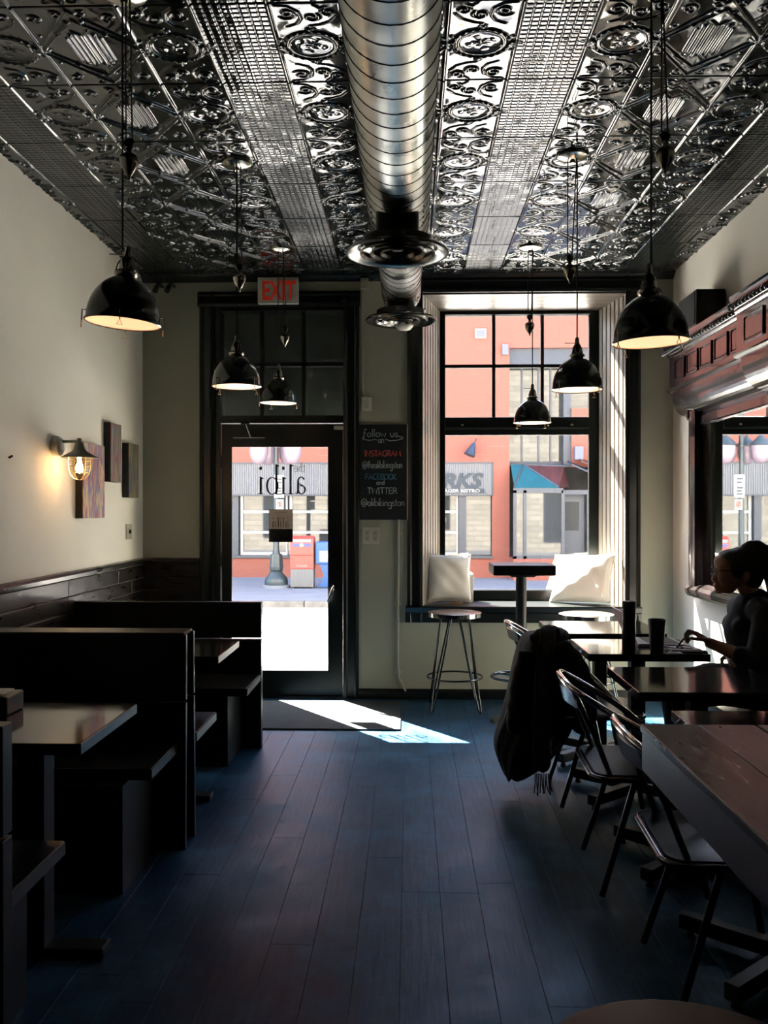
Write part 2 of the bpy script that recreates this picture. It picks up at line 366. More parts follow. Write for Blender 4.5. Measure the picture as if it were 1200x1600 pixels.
# floor with planks
fl = MB().box(XL-.2, XR+.2, YB-.2, YF+.02, -0.16, -0.006).build('floor', 'floor_paint_sheen')
struct(fl, 'dark blue painted plank floor of the bar, sky sheen put into its blue', 'floor')
PW = (XR-XL)/28
plank_me = {}
def plank(L):
    if L not in plank_me:
        w = PW-0.0012; m_ = MB(); e = 0.0007
        top = [(-w/2+e, e, 0), (w/2-e, e, 0), (w/2-e, L-e-.001, 0), (-w/2+e, L-e-.001, 0)]
        mid = [(-w/2, 0, -e), (w/2, 0, -e), (w/2, L-.001, -e), (-w/2, L-.001, -e)]
        low = [(p[0], p[1], -.006) for p in mid]
        m_.ring_loft([low, mid, top])
        me = bpy.data.meshes.new('plank'); me.from_pydata(m_.v, [], m_.f); me.materials.append(MATS['floor_paint_sheen']); plank_me[L] = me
    return plank_me[L]
LENS = [0.9, 1.35, 1.8, 2.4]
for i in range(28):
    y = -0.6 - random.random()*1.2
    while y < YF-0.01:
        L = random.choice(LENS)
        if y + L > YF - 0.35: L = round(YF-y, 3)
        o = bpy.data.objects.new('plank', plank(L)); COL.objects.link(o); o.parent = fl
        o.location = (XL + PW*(i+.5), y, 0); y += L
bx('rear_boards', 'floor_paint_sheen', fl, XL, XR, YB, -1.85, -.006, -.001)

# side and rear walls; the unseen rear stretches are darkened to cut bounced light
wl = MB().box(XL-.25, XL, .8, YF+.3, 0, H+.3).build('wall_left', 'wall_paint'); struct(wl, 'cream painted wall beside the booths', 'wall')
wr = MB().box(XR, XR+.25, .8, YF+.3, 0, H+.3).build('wall_right', 'wall_paint'); struct(wr, 'cream painted wall behind the mirror', 'wall')
wb = MB().box(XL-.25, XR+.25, YB-.25, YB, 0, H+.3).build('wall_rear', 'wainscot'); struct(wb, 'unseen wall behind the viewpoint, darkened to cut bounced light', 'wall')
for sd_, x0, x1 in (('left', XL-.25, XL), ('right', XR, XR+.25)):
    o = MB().box(x0, x1, YB, .8, 0, H+.3).build('wall_'+sd_+'_rear', 'wainscot'); struct(o, 'unseen '+sd_+' wall behind the viewpoint, darkened to cut bounced light', 'wall')
# far wall with a door and a window opening (inner leaf) and a stone outer leaf
DX0, DX1, DZ = -1.50, -0.46, 3.00
WX0, WX1, WZ0, WZ1 = 0.09, 1.642, 0.66, 3.075
def leaf(m_, x0, x1, z0, z1, y0, y1, d, w):
    m_.box(x0, d[0], y0, y1, z0, z1); m_.box(d[1], w[0], y0, y1, z0, z1); m_.box(w[1], x1, y0, y1, z0, z1)
    m_.box(d[0], d[1], y0, y1, d[2], z1); m_.box(w[0], w[1], y0, y1, w[3], z1); m_.box(w[0], w[1], y0, y1, z0, w[2])
    if z0 < 0: m_.box(d[0], d[1], y0, y1, z0, 0.0)
    return m_
wf = leaf(MB(), XL, XR, 0, H, YF, 7.06, (DX0, DX1, DZ), (WX0, WX1, WZ0, WZ1)).build('wall_far', 'wall_sage_shade')
struct(wf, 'sage cream street wall holding the glass door and the tall window, shade put into its paint', 'wall')
ff = leaf(MB(), -14, 14, -0.5, 9.0, 7.06, 7.24, (DX0, DX1, DZ), (0.15, 1.56, 0.62, 3.12)).build('trim_1', 'stone_cream')
struct(ff, 'cream stone outer face of the street wall', 'facade')
for (x0, x1, z0, z1) in ((3.3, 3.75, .3, 2.6), (4.9, 5.6, .3, 2.6), (-3.1, -2.3, .4, 2.7), (-5.6, -4.6, .4, 2.7), (-1.6, -.5, 4.2, 6.2), (.3, 1.4, 4.2, 6.2), (2.3, 3.4, 4.2, 6.2)):  # unseen windows, added to vary what the shop glass reflects
    f_ = bx('added_window', 'navy_paint', ff, x0-.06, x1+.06, 7.24, 7.27, z0-.06, z1+.06); bx('added_pane', 'store_glass', f_, x0, x1, 7.27, 7.275, z0, z1)
# ceiling slab
ce = MB().box(XL-.25, XR+.25, YB-.25, 7.06, H, H+.35).build('ceiling', 'pressed_tin'); struct(ce, 'dark glossy pressed tin ceiling', 'ceiling')
rf = MB().box(-14, 14, -14, 7.2, 8.6, 8.9).build('trim_2', 'stone_cream'); struct(rf, 'roof slab over the storeys above the bar', 'roof')

# pressed tin panels ------------------------------------------------
def poly_dist(U, V, pts):
    d = np.full(U.shape, 9.0)
    for (x0, y0), (x1, y1) in zip(pts[:-1], pts[1:]):
        dx, dy = x1-x0, y1-y0; L2 = dx*dx+dy*dy+1e-12
        t = np.clip(((U-x0)*dx+(V-y0)*dy)/L2, 0, 1)
        d = np.minimum(d, np.hypot(U-x0-t*dx, V-y0-t*dy))
    return d
def spiral(cx, cy, r0, r1, a0, turns, n=22, sq=1.0):
    return [(cx + (r0+(r1-r0)*i/n)*math.cos(a0+2*PI*turns*i/n), cy + sq*(r0+(r1-r0)*i/n)*math.sin(a0+2*PI*turns*i/n)) for i in range(n+1)]
TU, TV = 0.59, 0.2875
def tin(u, v):
    au, av = np.abs(u), np.abs(v)
    g = lambda d, w, hh: hh*np.exp(-(d/w)**2)
    h = np.zeros_like(u)
    strip = (au < .13)
    cu, cv = .0325, TV/10
    fu = np.abs(u/cu-np.round(u/cu))*cu; fv = np.abs(v/cv-np.round(v/cv))*cv
    h += strip*(-.0032*np.maximum(np.exp(-(fu/.0023)**2), np.exp(-(fv/.0023)**2)))
    h += g(au-.137, .0050, .007) + g(au-.400, .0050, .007) + g(au, .0040, .004)
    h += g(av-TV, .0035, -.005)
    x = au-.268; e = np.hypot(x/.106, v/.100); th = np.arctan2(v, x)
    h += g((e-1)*.1, .0065, .008)*(1+.30*np.sin(22*th)) + g((e-.82)*.1, .0040, .004)
    h += np.where(e < .75, -.006*(1-(e/.75)**2), 0)
    h += .005*np.exp(-(e/.26)**2)*(1+.6*np.sin(5*th+1)) + .003*np.exp(-((e-.46)/.10)**2)*np.maximum(0, np.sin(4*th))
    for (cx, cy, r, a) in ((.388,.008,.014,.008),(.148,.008,.014,.008),(.150,.048,.008,.006),(.385,.048,.008,.006),(.268,.116,.012,.006),(.118,.0,.008,.004),(.425,.0,.010,.006)):
        h += a*np.exp(-((au-cx)**2+(av-cy)**2)/r**2)
    m = (au > .145) & (au < .393) & (av > .10)
    cur = [spiral(.200,.222,.036,.006,-2.4,1.25), spiral(.285,.200,.030,.006,.6,-1.2), spiral(.348,.232,.026,.005,2.6,1.1),
           [(.160,.272),(.205,.266),(.238,.236),(.246,.19),(.228,.155),(.19,.135)], [(.275,.138),(.31,.146),(.35,.168),(.376,.205)], [(.30,.272),(.318,.252),(.335,.262)]]
    hh = np.zeros_like(u)
    for k, c in enumerate(cur): hh = np.maximum(hh, g(poly_dist(au, av, c), .0050 if k < 3 else .0042, .0075 if k < 3 else .006))
    h += np.where(m, hh, 0)
    m = au > .405
    cur = [[(.41,.0),(.50,.11),(.62,.235)], [(.41,.035),(.49,.14),(.60,.28)], [(.545,.0),(.545,.10)], [(.565,.0),(.565,.115)], [(.525,.0),(.525,.08)],
           spiral(.450,.215,.030,.006,-1.2,1.2), spiral(.545,.240,.024,.006,2.2,-1.1), [(.585,0),(.585,.10),(.56,.13)]]
    hh = np.zeros_like(u)
    for k, c in enumerate(cur): hh = np.maximum(hh, g(poly_dist(au, av, c), .0046, .007))
    h += np.where(m, hh, 0)
    for (cx, cy) in ((.50,.11),(.545,.105),(.43,.10),(.56,.19)):
        h += .006*np.exp(-((au-cx)**2+(av-cy)**2)/.009**2)
    h += .0006*np.sin(19*u+2)*np.sin(23*v+1) + .00045*np.sin(41*u)*np.sin(37*v+2)
    return h
tin_cache = {}
def tin_panel(xc, yc, x0, x1, y0, y1):
    x0, x1, y0, y1 = max(x0, XL), min(x1, XR), y0, min(y1, YF)
    key = tuple(round(q, 3) for q in (x0-xc, x1-xc, y0-yc, y1-yc))
    if key not in tin_cache:
        def grid(a, b, st): 
            q = np.arange(math.ceil(a/st), math.floor(b/st)+1)*st; q = q[(q > a+st*.3) & (q < b-st*.3)]
            return np.concatenate([[a], q, [b]])
        u = grid(x0-xc, x1-xc, .0325/10); v = grid(y0-yc, y1-yc, TV/90); nx = len(u)-1; ny = len(v)-1
        U, V = np.meshgrid(u, v); Z = -tin(U, V) - .014
        co = np.stack([U.ravel(), V.ravel(), Z.ravel()], 1)
        i = np.arange(ny)[:, None]*(nx+1)+np.arange(nx)[None, :]
        q = np.stack([i, i+nx+1, i+nx+2, i+1], -1).reshape(-1, 4)
        me = bpy.data.meshes.new('ceiling_panel')
        me.vertices.add(len(co)); me.vertices.foreach_set('co', co.ravel())
        me.loops.add(q.size); me.loops.foreach_set('vertex_index', q.ravel())
        me.polygons.add(len(q)); me.polygons.foreach_set('loop_start', np.arange(len(q))*4); me.polygons.foreach_set('loop_total', np.full(len(q), 4))
        me.polygons.foreach_set('use_smooth', np.ones(len(q), bool)); me.update(calc_edges=True); me.validate()
        me.materials.append(MATS['pressed_tin']); tin_cache[key] = me
    o = bpy.data.objects.new('ceiling_panel', tin_cache[key]); COL.objects.link(o); o.parent = ce; o.location = (xc, yc, H)
for k in range(-2, 6):
    y0 = 3.67+.575*k
    for xc in (.54, -.64, -1.82, 1.72):
        tin_panel(xc, y0+TV, xc-TU, xc+TU, y0, y0+2*TV)
# dark cornice strip along the far wall under the ceiling
o = MB().extr([(6.70, 3.215), (6.64, 3.215), (6.65, 3.20), (6.685, 3.175), (6.70, 3.165)], 'x', XL, XR).build('trim_3', 'black_trim'); struct(o, 'narrow dark tin moulding where ceiling meets street wall', 'trim')

# wainscot boards on the left wall and left corner
rows = [(0.0, .16), (.165, .325), (.330, .49), (.495, .655), (.660, .82), (.825, .915), (.920, 1.015)]
for (z0, z1) in rows:
    y = 0.6 + random.random()*.7
    while y < YF:
        L = min(random.choice([.9, 1.2, 1.6]), YF-y)
        if YF-y-L < .25: L = YF-y
        MB().box(XL, XL+.016, y, y+L-.004, z0, z1).build('wainscot_board', 'wainscot', wl, bevel=.004); y += L
MB().extr([(XL, 1.023), (XL+.03, 1.023), (XL+.034, 1.045), (XL+.026, 1.06), (XL, 1.065)], 'y', .6, YF).build('wainscot_cap', 'wainscot', wl)
for (z0, z1) in rows: MB().box(XL+.016, -1.597, YF-.016, YF, z0, z1).build('wainscot_board', 'wainscot', wf, bevel=.002)
MB().extr([(YF, 1.023), (YF-.03, 1.023), (YF-.034, 1.045), (YF-.026, 1.06), (YF, 1.065)], 'x', XL+.03, -1.597).build('wainscot_cap', 'wainscot', wf)
# baseboard on the far wall
o = MB().extr([(YF, 0), (YF-.018, 0), (YF-.018, .055), (YF-.006, .075), (YF, .075)], 'x', -.388, XR).build('baseboard_far', 'black_trim'); struct(o, 'low black baseboard under the tall window', 'baseboard')

# ------------------------------------------------------------------ door
d1 = thing('door_1', 'black framed street door with one tall glass pane and a transom of six dark panes', 'door', (-.98, YF, 0)); d1['kind'] = 'structure'
def casing(parent, x0, x1, zt, w, z0=0.0, m='black_trim'):
    prof = [(0, 0), (w, 0), (w, -.028), (w*.82, -.034), (w*.72, -.022), (w*.30, -.020), (w*.2, -.026), (0.0, -.016)]
    MB().extr([(x0+p[0], YF+p[1]) for p in prof], 'z', z0, zt).build('casing', m, parent)
    MB().extr([(x1-p[0], YF+p[1]) for p in prof], 'z', z0, zt).build('casing', m, parent)
    MB().extr([(YF+p[1]*1.15, zt-p[0]) for p in prof], 'x', x0-.012, x1+.012).build('head_casing', m, parent)
casing(d1, -1.60, -.385, 3.09, .115)
YD = 6.76
m_ = MB(); m_.box(DX0, -1.445, YD-.06, YD+.10, 0, DZ); m_.box(-.505, DX1, YD-.06, YD+.10, 0, DZ); m_.box(-1.445, -.505, YD-.06, YD+.10, 2.95, DZ); m_.box(-1.445, -.505, YD-.06, YD+.10, 2.095, 2.15)
m_.build('door_frame', 'black_trim', d1)
GX0, GX1, GZ0, GZ1 = -1.375, -.612, .19, 1.925
m_ = MB(); m_.box(-1.44, GX0, YD-.02, YD+.025, .012, 2.09); m_.box(GX1, -.51, YD-.02, YD+.025, .012, 2.09); m_.box(GX0, GX1, YD-.02, YD+.025, .012, GZ0); m_.box(GX0, GX1, YD-.02, YD+.025, GZ1, 2.09)
lf = m_.build('door_leaf', 'black_trim', d1)
bx('glass_pane', 'glass', lf, GX0, GX1, YD, YD+.006, GZ0, GZ1)
m_ = MB()
for a, b_ in ((GX0, GX0+.012), (GX1-.012, GX1)): m_.box(a, b_, YD-.026, YD-.004, GZ0, GZ1)
for a, b_ in ((GZ0, GZ0+.012), (GZ1-.012, GZ1)): m_.box(GX0, GX1, YD-.026, YD-.004, a, b_)
m_.build('glazing_bead', 'black_trim', lf)
# transom sash, six dark panes
tx = [(-1.435, -1.145), (-1.115, -.825), (-.795, -.515)]; tz = [(2.165, 2.53), (2.56, 2.94)]
m_ = MB(); m_.box(-1.145, -1.115, YD-.03, YD+.02, 2.15, 2.95); m_.box(-.825, -.795, YD-.03, YD+.02, 2.15, 2.95); m_.box(-1.445, -.505, YD-.03, YD+.02, 2.53, 2.56)
m_.build('transom_bars', 'black_trim', d1)
for (a, b_) in tx:
    for (c, d) in tz: bx('transom_pane', 'glass', d1, a-.01, b_+.01, YD+.004, YD+.01, c-.015, d+.015)
bx('backing_board', 'transom_board', d1, DX0, DX1, 7.03, 7.05, 2.172, DZ)
# hardware
o = bx('closer_track', 'chrome', lf, -1.352, -1.105, YD-.036, YD-.021, 1.978, 1.988)
MB().box(-1.285, -1.215, YD-.085, YD-.062, 2.085, 2.115, None).build('closer_body', 'dark_metal', d1, bevel=.005)
MB().cyl((-1.25, YD-.07, 2.10), (-1.215, YD-.03, 1.985), .006, n=8).build('closer_arm', 'chrome', d1)
bx('sensor_block', 'conduit_grey', d1, -.575, -.50, YD-.08, YD-.061, 2.04, 2.07, bevel=.003)
MB().lathe([(.0,-.012),(.024,-.012),(.028,-.006),(.028,0)], (-.575, YD-.021, 1.085), 20, 'y').build('deadbolt', 'dark_metal', lf, smooth=40)
hd = MB().lathe([(.0,-.014),(.026,-.014),(.03,-.006),(.03,0)], (-.572, YD-.021, .845), 20, 'y').build('lock_plate', 'dark_metal', lf, smooth=40)
MB().tube([(-.572, YD-.03, .85), (-.572, YD-.065, .85), (-.59, YD-.072, .82), (-.615, YD-.072, .745), (-.62, YD-.07, .73)], [.012,.012,.012,.010,.008], 10).build('handle', 'chrome', lf, smooth=60)
# hinges
for z in (.3, 1.05, 1.8): MB().cyl((-1.447, YD-.03, z-.05), (-1.447, YD-.03, z+.05), .008, n=8).build('hinge', 'dark_metal', d1)
bx('threshold', 'dark_metal', d1, DX0, DX1, YF-.01, YD+.3, 0, .012)

# serif lettering, built as flat shapes (reading left to right in +s)
def ring_shape(mb, cx, cz, rx, rz, tx_, tz_, y, d, n=28, a0=0, a1=2*PI):
    """elliptic band, thicker at the sides (tx_) than at top and bottom (tz_)"""
    O = []; I = []
    for i in range(n+1):
        t = a0+(a1-a0)*i/n; c, s_ = math.cos(t), math.sin(t)
        O.append((cx+rx*c, cz+rz*s_)); I.append((cx+(rx-tx_)*c, cz+(rz-tz_)*s_))
    for i in range(n):
        q = [O[i], O[i+1], I[i+1], I[i]]
        mb.ring_loft([[(p[0], y, p[1]) for p in q], [(p[0], y+d, p[1]) for p in q]])
def shape(mb, pts, y, d): mb.ring_loft([[(p[0], y, p[1]) for p in pts], [(p[0], y+d, p[1]) for p in pts]])
def serif_word(word, h, y=0, d=.0012):
    """h = x-height; returns MB with s along +x from 0 and total width"""
    mb = MB(); s0 = 0.0; st = .15*h
    for ch in word:
        if ch in 'il':
            top = 1.0*h if ch == 'i' else 1.72*h
            shape(mb, [(s0+.16*h, 0), (s0+.16*h+st, 0), (s0+.16*h+st, top), (s0+.16*h, top*.96)], y, d)
            shape(mb, [(s0, .90*top if ch == 'i' else top*.95), (s0+.16*h+st, top+.02*h), (s0+.16*h, top-.13*h), (s0+.02*h, .88*top if ch == 'i' else top*.93)], y, d)
            shape(mb, [(s0+.02*h, 0), (s0+.44*h, 0), (s0+.42*h, .035*h), (s0+.30*h, .07*h), (s0+.16*h, .07*h), (s0+.04*h, .035*h)], y, d)
            if ch == 'i': ring_shape(mb, s0+.235*h, 1.48*h, .105*h, .105*h, .104*h, .104*h, y, d, 16)
            s0 += .50*h
        elif ch == 'b':
            shape(mb, [(s0+.14*h, .02*h), (s0+.14*h+st, 0), (s0+.14*h+st, 1.72*h), (s0+.14*h, 1.66*h)], y, d)
            shape(mb, [(s0, 1.62*h), (s0+.14*h+st, 1.74*h), (s0+.14*h, 1.56*h), (s0+.02*h, 1.58*h)], y, d)
            ring_shape(mb, s0+.50*h, .48*h, .44*h, .51*h, .15*h, .06*h, y, d, 36)
            s0 += 1.06*h
        elif ch == 'a':
            shape(mb, [(s0+.50*h, .12*h), (s0+.50*h+st, .12*h), (s0+.50*h+st, .74*h), (s0+.50*h, .74*h)], y, d)
            ring_shape(mb, s0+.36*h, .72*h, .29*h, .29*h, .13*h, .07*h, y, d, 18, 0, PI*.86)
            ring_shape(mb, s0+.34*h, .26*h, .30*h, .27*h, .13*h, .07*h, y, d, 30, PI*.32, 2*PI)
            shape(mb, [(s0+.28*h, .48*h), (s0+.52*h, .58*h), (s0+.52*h, .64*h), (s0+.26*h, .53*h)], y, d)
            shape(mb, [(s0+.50*h, .16*h), (s0+.62*h, 0), (s0+.80*h, .06*h), (s0+.78*h, .10*h), (s0+.66*h, .08*h), (s0+.65*h, .18*h)], y, d)
            s0 += .86*h
        elif ch == 't':
            shape(mb, [(s0+.14*h, .06*h), (s0+.14*h+st*.7, .06*h), (s0+.14*h+st*.7, 1.3*h), (s0+.14*h, 1.2*h)], y, d)
            shape(mb, [(s0, .92*h), (s0+.46*h, .92*h), (s0+.46*h, 1.0*h), (s0, 1.0*h)], y, d)
            ring_shape(mb, s0+.32*h, .16*h, .18*h, .17*h, .10*h, .08*h, y, d, 10, PI, 2*PI)
            s0 += .55*h
        elif ch == 'h':
            shape(mb, [(s0+.1*h, 0), (s0+.1*h+st*.7, 0), (s0+.1*h+st*.7, 1.7*h), (s0+.1*h, 1.66*h)], y, d)
            ring_shape(mb, s0+.38*h, .66*h, .26*h, .34*h, .11*h, .08*h, y, d, 14, 0, PI)
            shape(mb, [(s0+.53*h, 0), (s0+.64*h, 0), (s0+.64*h, .66*h), (s0+.53*h, .66*h)], y, d)
            s0 += .76*h
        elif ch == 'e':
            ring_shape(mb, s0+.38*h, .50*h, .36*h, .50*h, .11*h, .07*h, y, d, 26, 0.02, PI*1.78)
            shape(mb, [(s0+.1*h, .50*h), (s0+.72*h, .50*h), (s0+.72*h, .57*h), (s0+.1*h, .57*h)], y, d)
            s0 += .8*h
    return mb, s0
def mirrored_word(word, h, xr, xl, z, y):
    mb, w = serif_word(word, h); k = (xr-xl)/w
    mb.v = [(xr - p[0]*k, y - p[1], z + p[2]) for p in mb.v]; return mb
# 'the alibi' vinyl on the outside of the glass, seen reversed from indoors
mirrored_word('alibi', .135, -.792, -1.175, 1.552, YD+.0075).build('lettering', 'vinyl_black', lf)
mirrored_word('the', .046, -.80, -.892, 1.722, YD+.0075).build('lettering', 'vinyl_black', lf)
# poster taped on the glass
po = bx('window_poster', 'poster_beige', None, -1.080, -.900, YD+.0068, YD+.0078, 1.185, 1.435, loc=(-.99, YD+.0068, 1.185))
tag(po, 'beige opening hours poster taped to the door glass', 'poster')
ORG[po] = (-.99, YD+.0068, 1.185)
bx('dark_band', 'poster_dark', po, -1.079, -.901, YD+.0062, YD+.0068, 1.186, 1.285)
mirrored_word('alibi', .045, -.928, -1.06, 1.298, YD+.0064).build('lettering', 'vinyl_black', po)
mirrored_word('the', .012, -.928, -.955, 1.366, YD+.0064).build('lettering', 'vinyl_black', po)
for t_, z_, s_ in (('TUESDAY', 1.262, .022), ('TO SUNDAY', 1.241, .022), ('5PM - LATE', 1.221, .020)):
    place_text(text_mb(t_, s_, .0004), -.99, YD+.0058, z_, 1.25, True).build('lettering', 'poster_white', po)
place_text(text_mb('- - - - - - - - - -', .014, .0004), -.99, YD+.0058, 1.199, 1.2, True).build('lettering', 'poster_white', po)
place_text(text_mb('BAR HOURS', .013, .0004), -.99, YD+.0064, 1.408, 1.3, True).build('lettering', 'poster_dark', po)
m_ = MB()
for a in ((-1.082, -1.079), (-.901, -.898)): m_.box(a[0], a[1], YD+.0058, YD+.0066, 1.184, 1.436)
for a in ((1.184, 1.187), (1.433, 1.436)): m_.box(-1.082, -.898, YD+.0058, YD+.0066, a[0], a[1])
m_.build('border', 'poster_dark', po)

# ------------------------------------------------------------------ window
w1 = thing('window_1', 'tall sash window with six upper panes in a deep beadboard lined recess', 'window', (.86, YF, .58)); w1['kind'] = 'structure'
casing(w1, -.018, 1.734, 3.187, .115, z0=.58)
YG = 7.10
# splayed reveals in beadboards
def board(p0, p1, z0, z1, th, sgn, m='bead_board'):
    d = (Vector(p1)-Vector(p0)); L = d.length; d.normalize(); nrm = Vector((-d.y, d.x))*sgn
    g = .0035; e = .005
    prof = [(g, th), (g, e), (g+e, 0), (L-g-e, 0), (L-g, e), (L-g, th)]
    pts = [(p0[0]+d.x*a+nrm.x*b_, p0[1]+d.y*a+nrm.y*b_) for a, b_ in prof]
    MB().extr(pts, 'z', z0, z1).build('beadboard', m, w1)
nb = 7
for (a, b_, sg) in (((.097, YF-.005), (.245, 7.06), 1), ((1.637, YF-.005), (1.497, 7.06), -1)):
    for i in range(nb):
        p = [a[k]+(b_[k]-a[k])*i/nb for k in (0, 1)]; q = [a[k]+(b_[k]-a[k])*(i+1)/nb for k in (0, 1)]
        board(p, q, .69, 3.06, .012, sg)
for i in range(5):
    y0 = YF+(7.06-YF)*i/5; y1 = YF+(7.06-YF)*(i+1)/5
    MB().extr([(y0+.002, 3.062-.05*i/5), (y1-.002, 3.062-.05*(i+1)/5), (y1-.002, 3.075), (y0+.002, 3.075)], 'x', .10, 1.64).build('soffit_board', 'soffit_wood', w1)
m_ = MB(); F0, F1 = YG-.030, YG+.010
m_.box(.235, .285, F0, F1, .70, 3.03); m_.box(1.425, 1.51, F0, F1, .70, 3.03); m_.box(.285, 1.425, F0, F1, 2.98, 3.03); m_.box(.285, 1.425, F0, F1, .70, .795)
m_.box(.285, 1.425, F0-.012, F1, 2.075, 2.17); m_.box(.285, 1.425, F0+.01, F1, 2.028, 2.075)
m_.build('window_frame', 'black_trim', w1, bevel=.004)
m_ = MB(); m_.box(.235, .15, F1-.02, F1, .62, 3.12); m_.box(1.475, 1.56, F1-.02, F1, .62, 3.12); m_.box(.15, 1.56, F1-.02, F1, 3.03, 3.12); m_.box(.15, 1.56, F1-.02, F1, .62, .70); m_.box(.285, 1.425, F0-.03, F0, 2.085, 2.10); m_.box(.285, 1.425, F0-.02, F0, .775, .79); m_.box(.27, .283, F0-.02, F0, .79, 3.0); m_.box(.27, 1.44, F0-.02, F0, 2.985, 3.0)
m_.build('sash_moulding', 'black_trim', w1)
for x in (.671, 1.057): bx('muntin', 'black_trim', w1, x-.013, x+.013, YG-.025, YG+.012, 2.17, 2.98)
bx('muntin', 'black_trim', w1, .285, 1.425, YG-.024, YG+.011, 2.566, 2.592)
xs = [.285, .671, 1.057, 1.425]
for i in range(3):
    for (a, b_) in ((2.17, 2.579), (2.579, 2.98)): bx('glass_pane', 'glass', w1, xs[i], xs[i+1], YG-.002, YG+.002, a, b_)
bx('glass_pane', 'glass', w1, .285, 1.425, YG-.006, YG-.002, .795, 2.028)
for x in (.42, 1.29): MB().ell((x, F0-.012, 2.105), .012, .01, .012).build('sash_knob', 'brass', w1, smooth=60)
MB().extr([(6.655, .705), (6.648, .695), (6.655, .66), (6.675, .65), (6.68, .58), (6.70, .58), (6.70, .65), (7.06, .65), (7.06, .712), (6.70, .706)], 'x', -.032, 1.738).build('window_seat', 'black_trim', w1)

# ------------------------------------------------------------------ outdoors
GZ = -.15
o = bx('floor_street', 'asphalt', None, -30, 30, 8.9, 15.07, -.6, GZ-.10); struct(o, 'pale asphalt street outside, sunlit on the near side', 'street')
o = bx('floor_near_pavement', 'sidewalk', None, -30, 30, 7.24, 8.9, -.6, GZ); struct(o, 'near pavement directly outside the door', 'pavement')
fs = bx('floor_far_pavement', 'sidewalk', None, -30, 30, 15.25, 20.4, -.6, GZ); struct(fs, 'shaded blue grey pavement across the street', 'pavement')
cs = MB().box(0, 1.79, 15.05, 15.25, -.4, GZ+.005).build('curb_stone', 'curb', fs, bevel=.02); cs.location = (-8*1.8, 0, 0)
for i in range(-7, 9):
    o = cs.copy(); COL.objects.link(o); o.parent = fs; o.location = (i*1.8, 0, 0)
m_ = MB()
FY = 20.4
b1 = thing('brick_building', 'red brick building with a burger restaurant across the street', 'building', (0, FY, GZ))
# wall in pieces around the openings (x0,x1,z0,z1)
RX0, RX1 = 2.30, 6.2          # recess with glazed bay
w_ = MB()
w_.box(-30, -20, FY, FY+.5, GZ, 8.3); w_.box(-20, RX0, FY, FY+.5, 2.50, 8.3); w_.box(-20, 1.90, FY+.06, FY+.5, 1.76, 2.50)
w_.box(-20, 1.90, FY, FY+.5, GZ, .33); w_.box(1.90, RX0, FY, FY+.5, GZ, 2.50); w_.box(RX0, RX1, FY, FY+.5, 5.14, 8.3); w_.box(RX1, 30, FY, FY+.5, GZ, 8.3)
w_.box(RX0, RX1, FY, FY+.5, GZ, .33); w_.box(3.72, RX1, FY+.02, FY+.5, 2.4, 3.75)
w_.build('brick_wall', 'brick_red', b1)
bx('rear_mass', 'store_dark', b1, -30, 30, FY+3.2, FY+9, GZ, 8.25)
bx('roof', 'awning_dark', b1, -30, 30, FY, FY+9, 8.3, 8.42)
bx('shop_floor', 'store_dark', b1, -20, 8, FY+.5, FY+3.2, GZ, .1)
# siding band, ribs as geometry
bx('siding_back', 'siding', b1, -20, 1.90, FY+.02, FY+.06, 1.765, 2.495)
for i in range(230):
    x = 1.885-.052*i
    if x < -9.5: break
    if i == 0:
        rib = MB().extr([(0, FY+.02), (.008, FY-.004), (.024, FY-.004), (.032, FY+.02)], 'z', 1.765, 2.485).build('siding_rib', 'siding', b1); rib.location = (x-.032, 0, 0)
    else:
        c = rib.copy(); COL.objects.link(c); c.parent = b1; c.location = (x-.032, 0, 0)
bx('sign_edge', 'frame_grey', b1, -20, 1.92, FY-.02, FY+.05, 2.485, 2.515); bx('sign_edge', 'frame_grey', b1, -20, 1.92, FY-.02, FY+.05, 1.74, 1.768)
bx('sign_edge', 'frame_grey', b1, 1.90, 1.925, FY-.02, FY+.05, 1.74, 2.515)
# restaurant lettering
place_text(text_mb('THE', .27, .02, bold=.008), .55, FY-.02, 2.20, 1.1).build('sign_lettering', 'sign_blue', b1)
place_text(text_mb('WORKS', .46, .02, 'RIGHT', .25, bold=.016), 1.62, FY-.02, 1.935, 1.12).build('sign_lettering', 'sign_blue', b1)
bx('sign_ribbon', 'sign_blue', b1, -.85, 1.72, FY-.018, FY-.006, 1.805, 1.905)
place_text(text_mb('GOURMET BURGER BISTRO', .105, .01, 'RIGHT', bold=.004), 1.62, FY-.026, 1.818, 1.3).build('sign_lettering', 'post_white', b1)
# shop windows below the siding (seen through the door and the window)
bx('shop_glass', 'store_glass', b1, -12, 1.90, FY+.20, FY+.21, .33, 1.77)
for x in (-6.5, -4.05, -1.2, 1.25): bx('shop_mullion', 'frame_grey', b1, x-.11, x+.06, FY+.08, FY+.24, .33, 1.77)
for (x0, x1) in ((-3.95, -2.85), (-2.80, -1.33), (-1.08, .40), (.44, 1.12)):
    f_ = MB(); f_.box(x0, x0+.06, FY+.15, FY+.2, .36, 1.75); f_.box(x1-.04, x1, FY+.15, FY+.2, .36, 1.75); f_.box(x0+.06, x1-.04, FY+.15, FY+.2, .36, .43); f_.box(x0+.06, x1-.04, FY+.15, FY+.2, 1.34, 1.40); f_.box(x0+.06, x1-.04, FY+.15, FY+.2, .86, .92)
    f_.build('sash', 'frame_white', b1)
bx('shop_sill', 'frame_grey', b1, -12, 1.90, FY-.06, FY+.22, .30, .36)
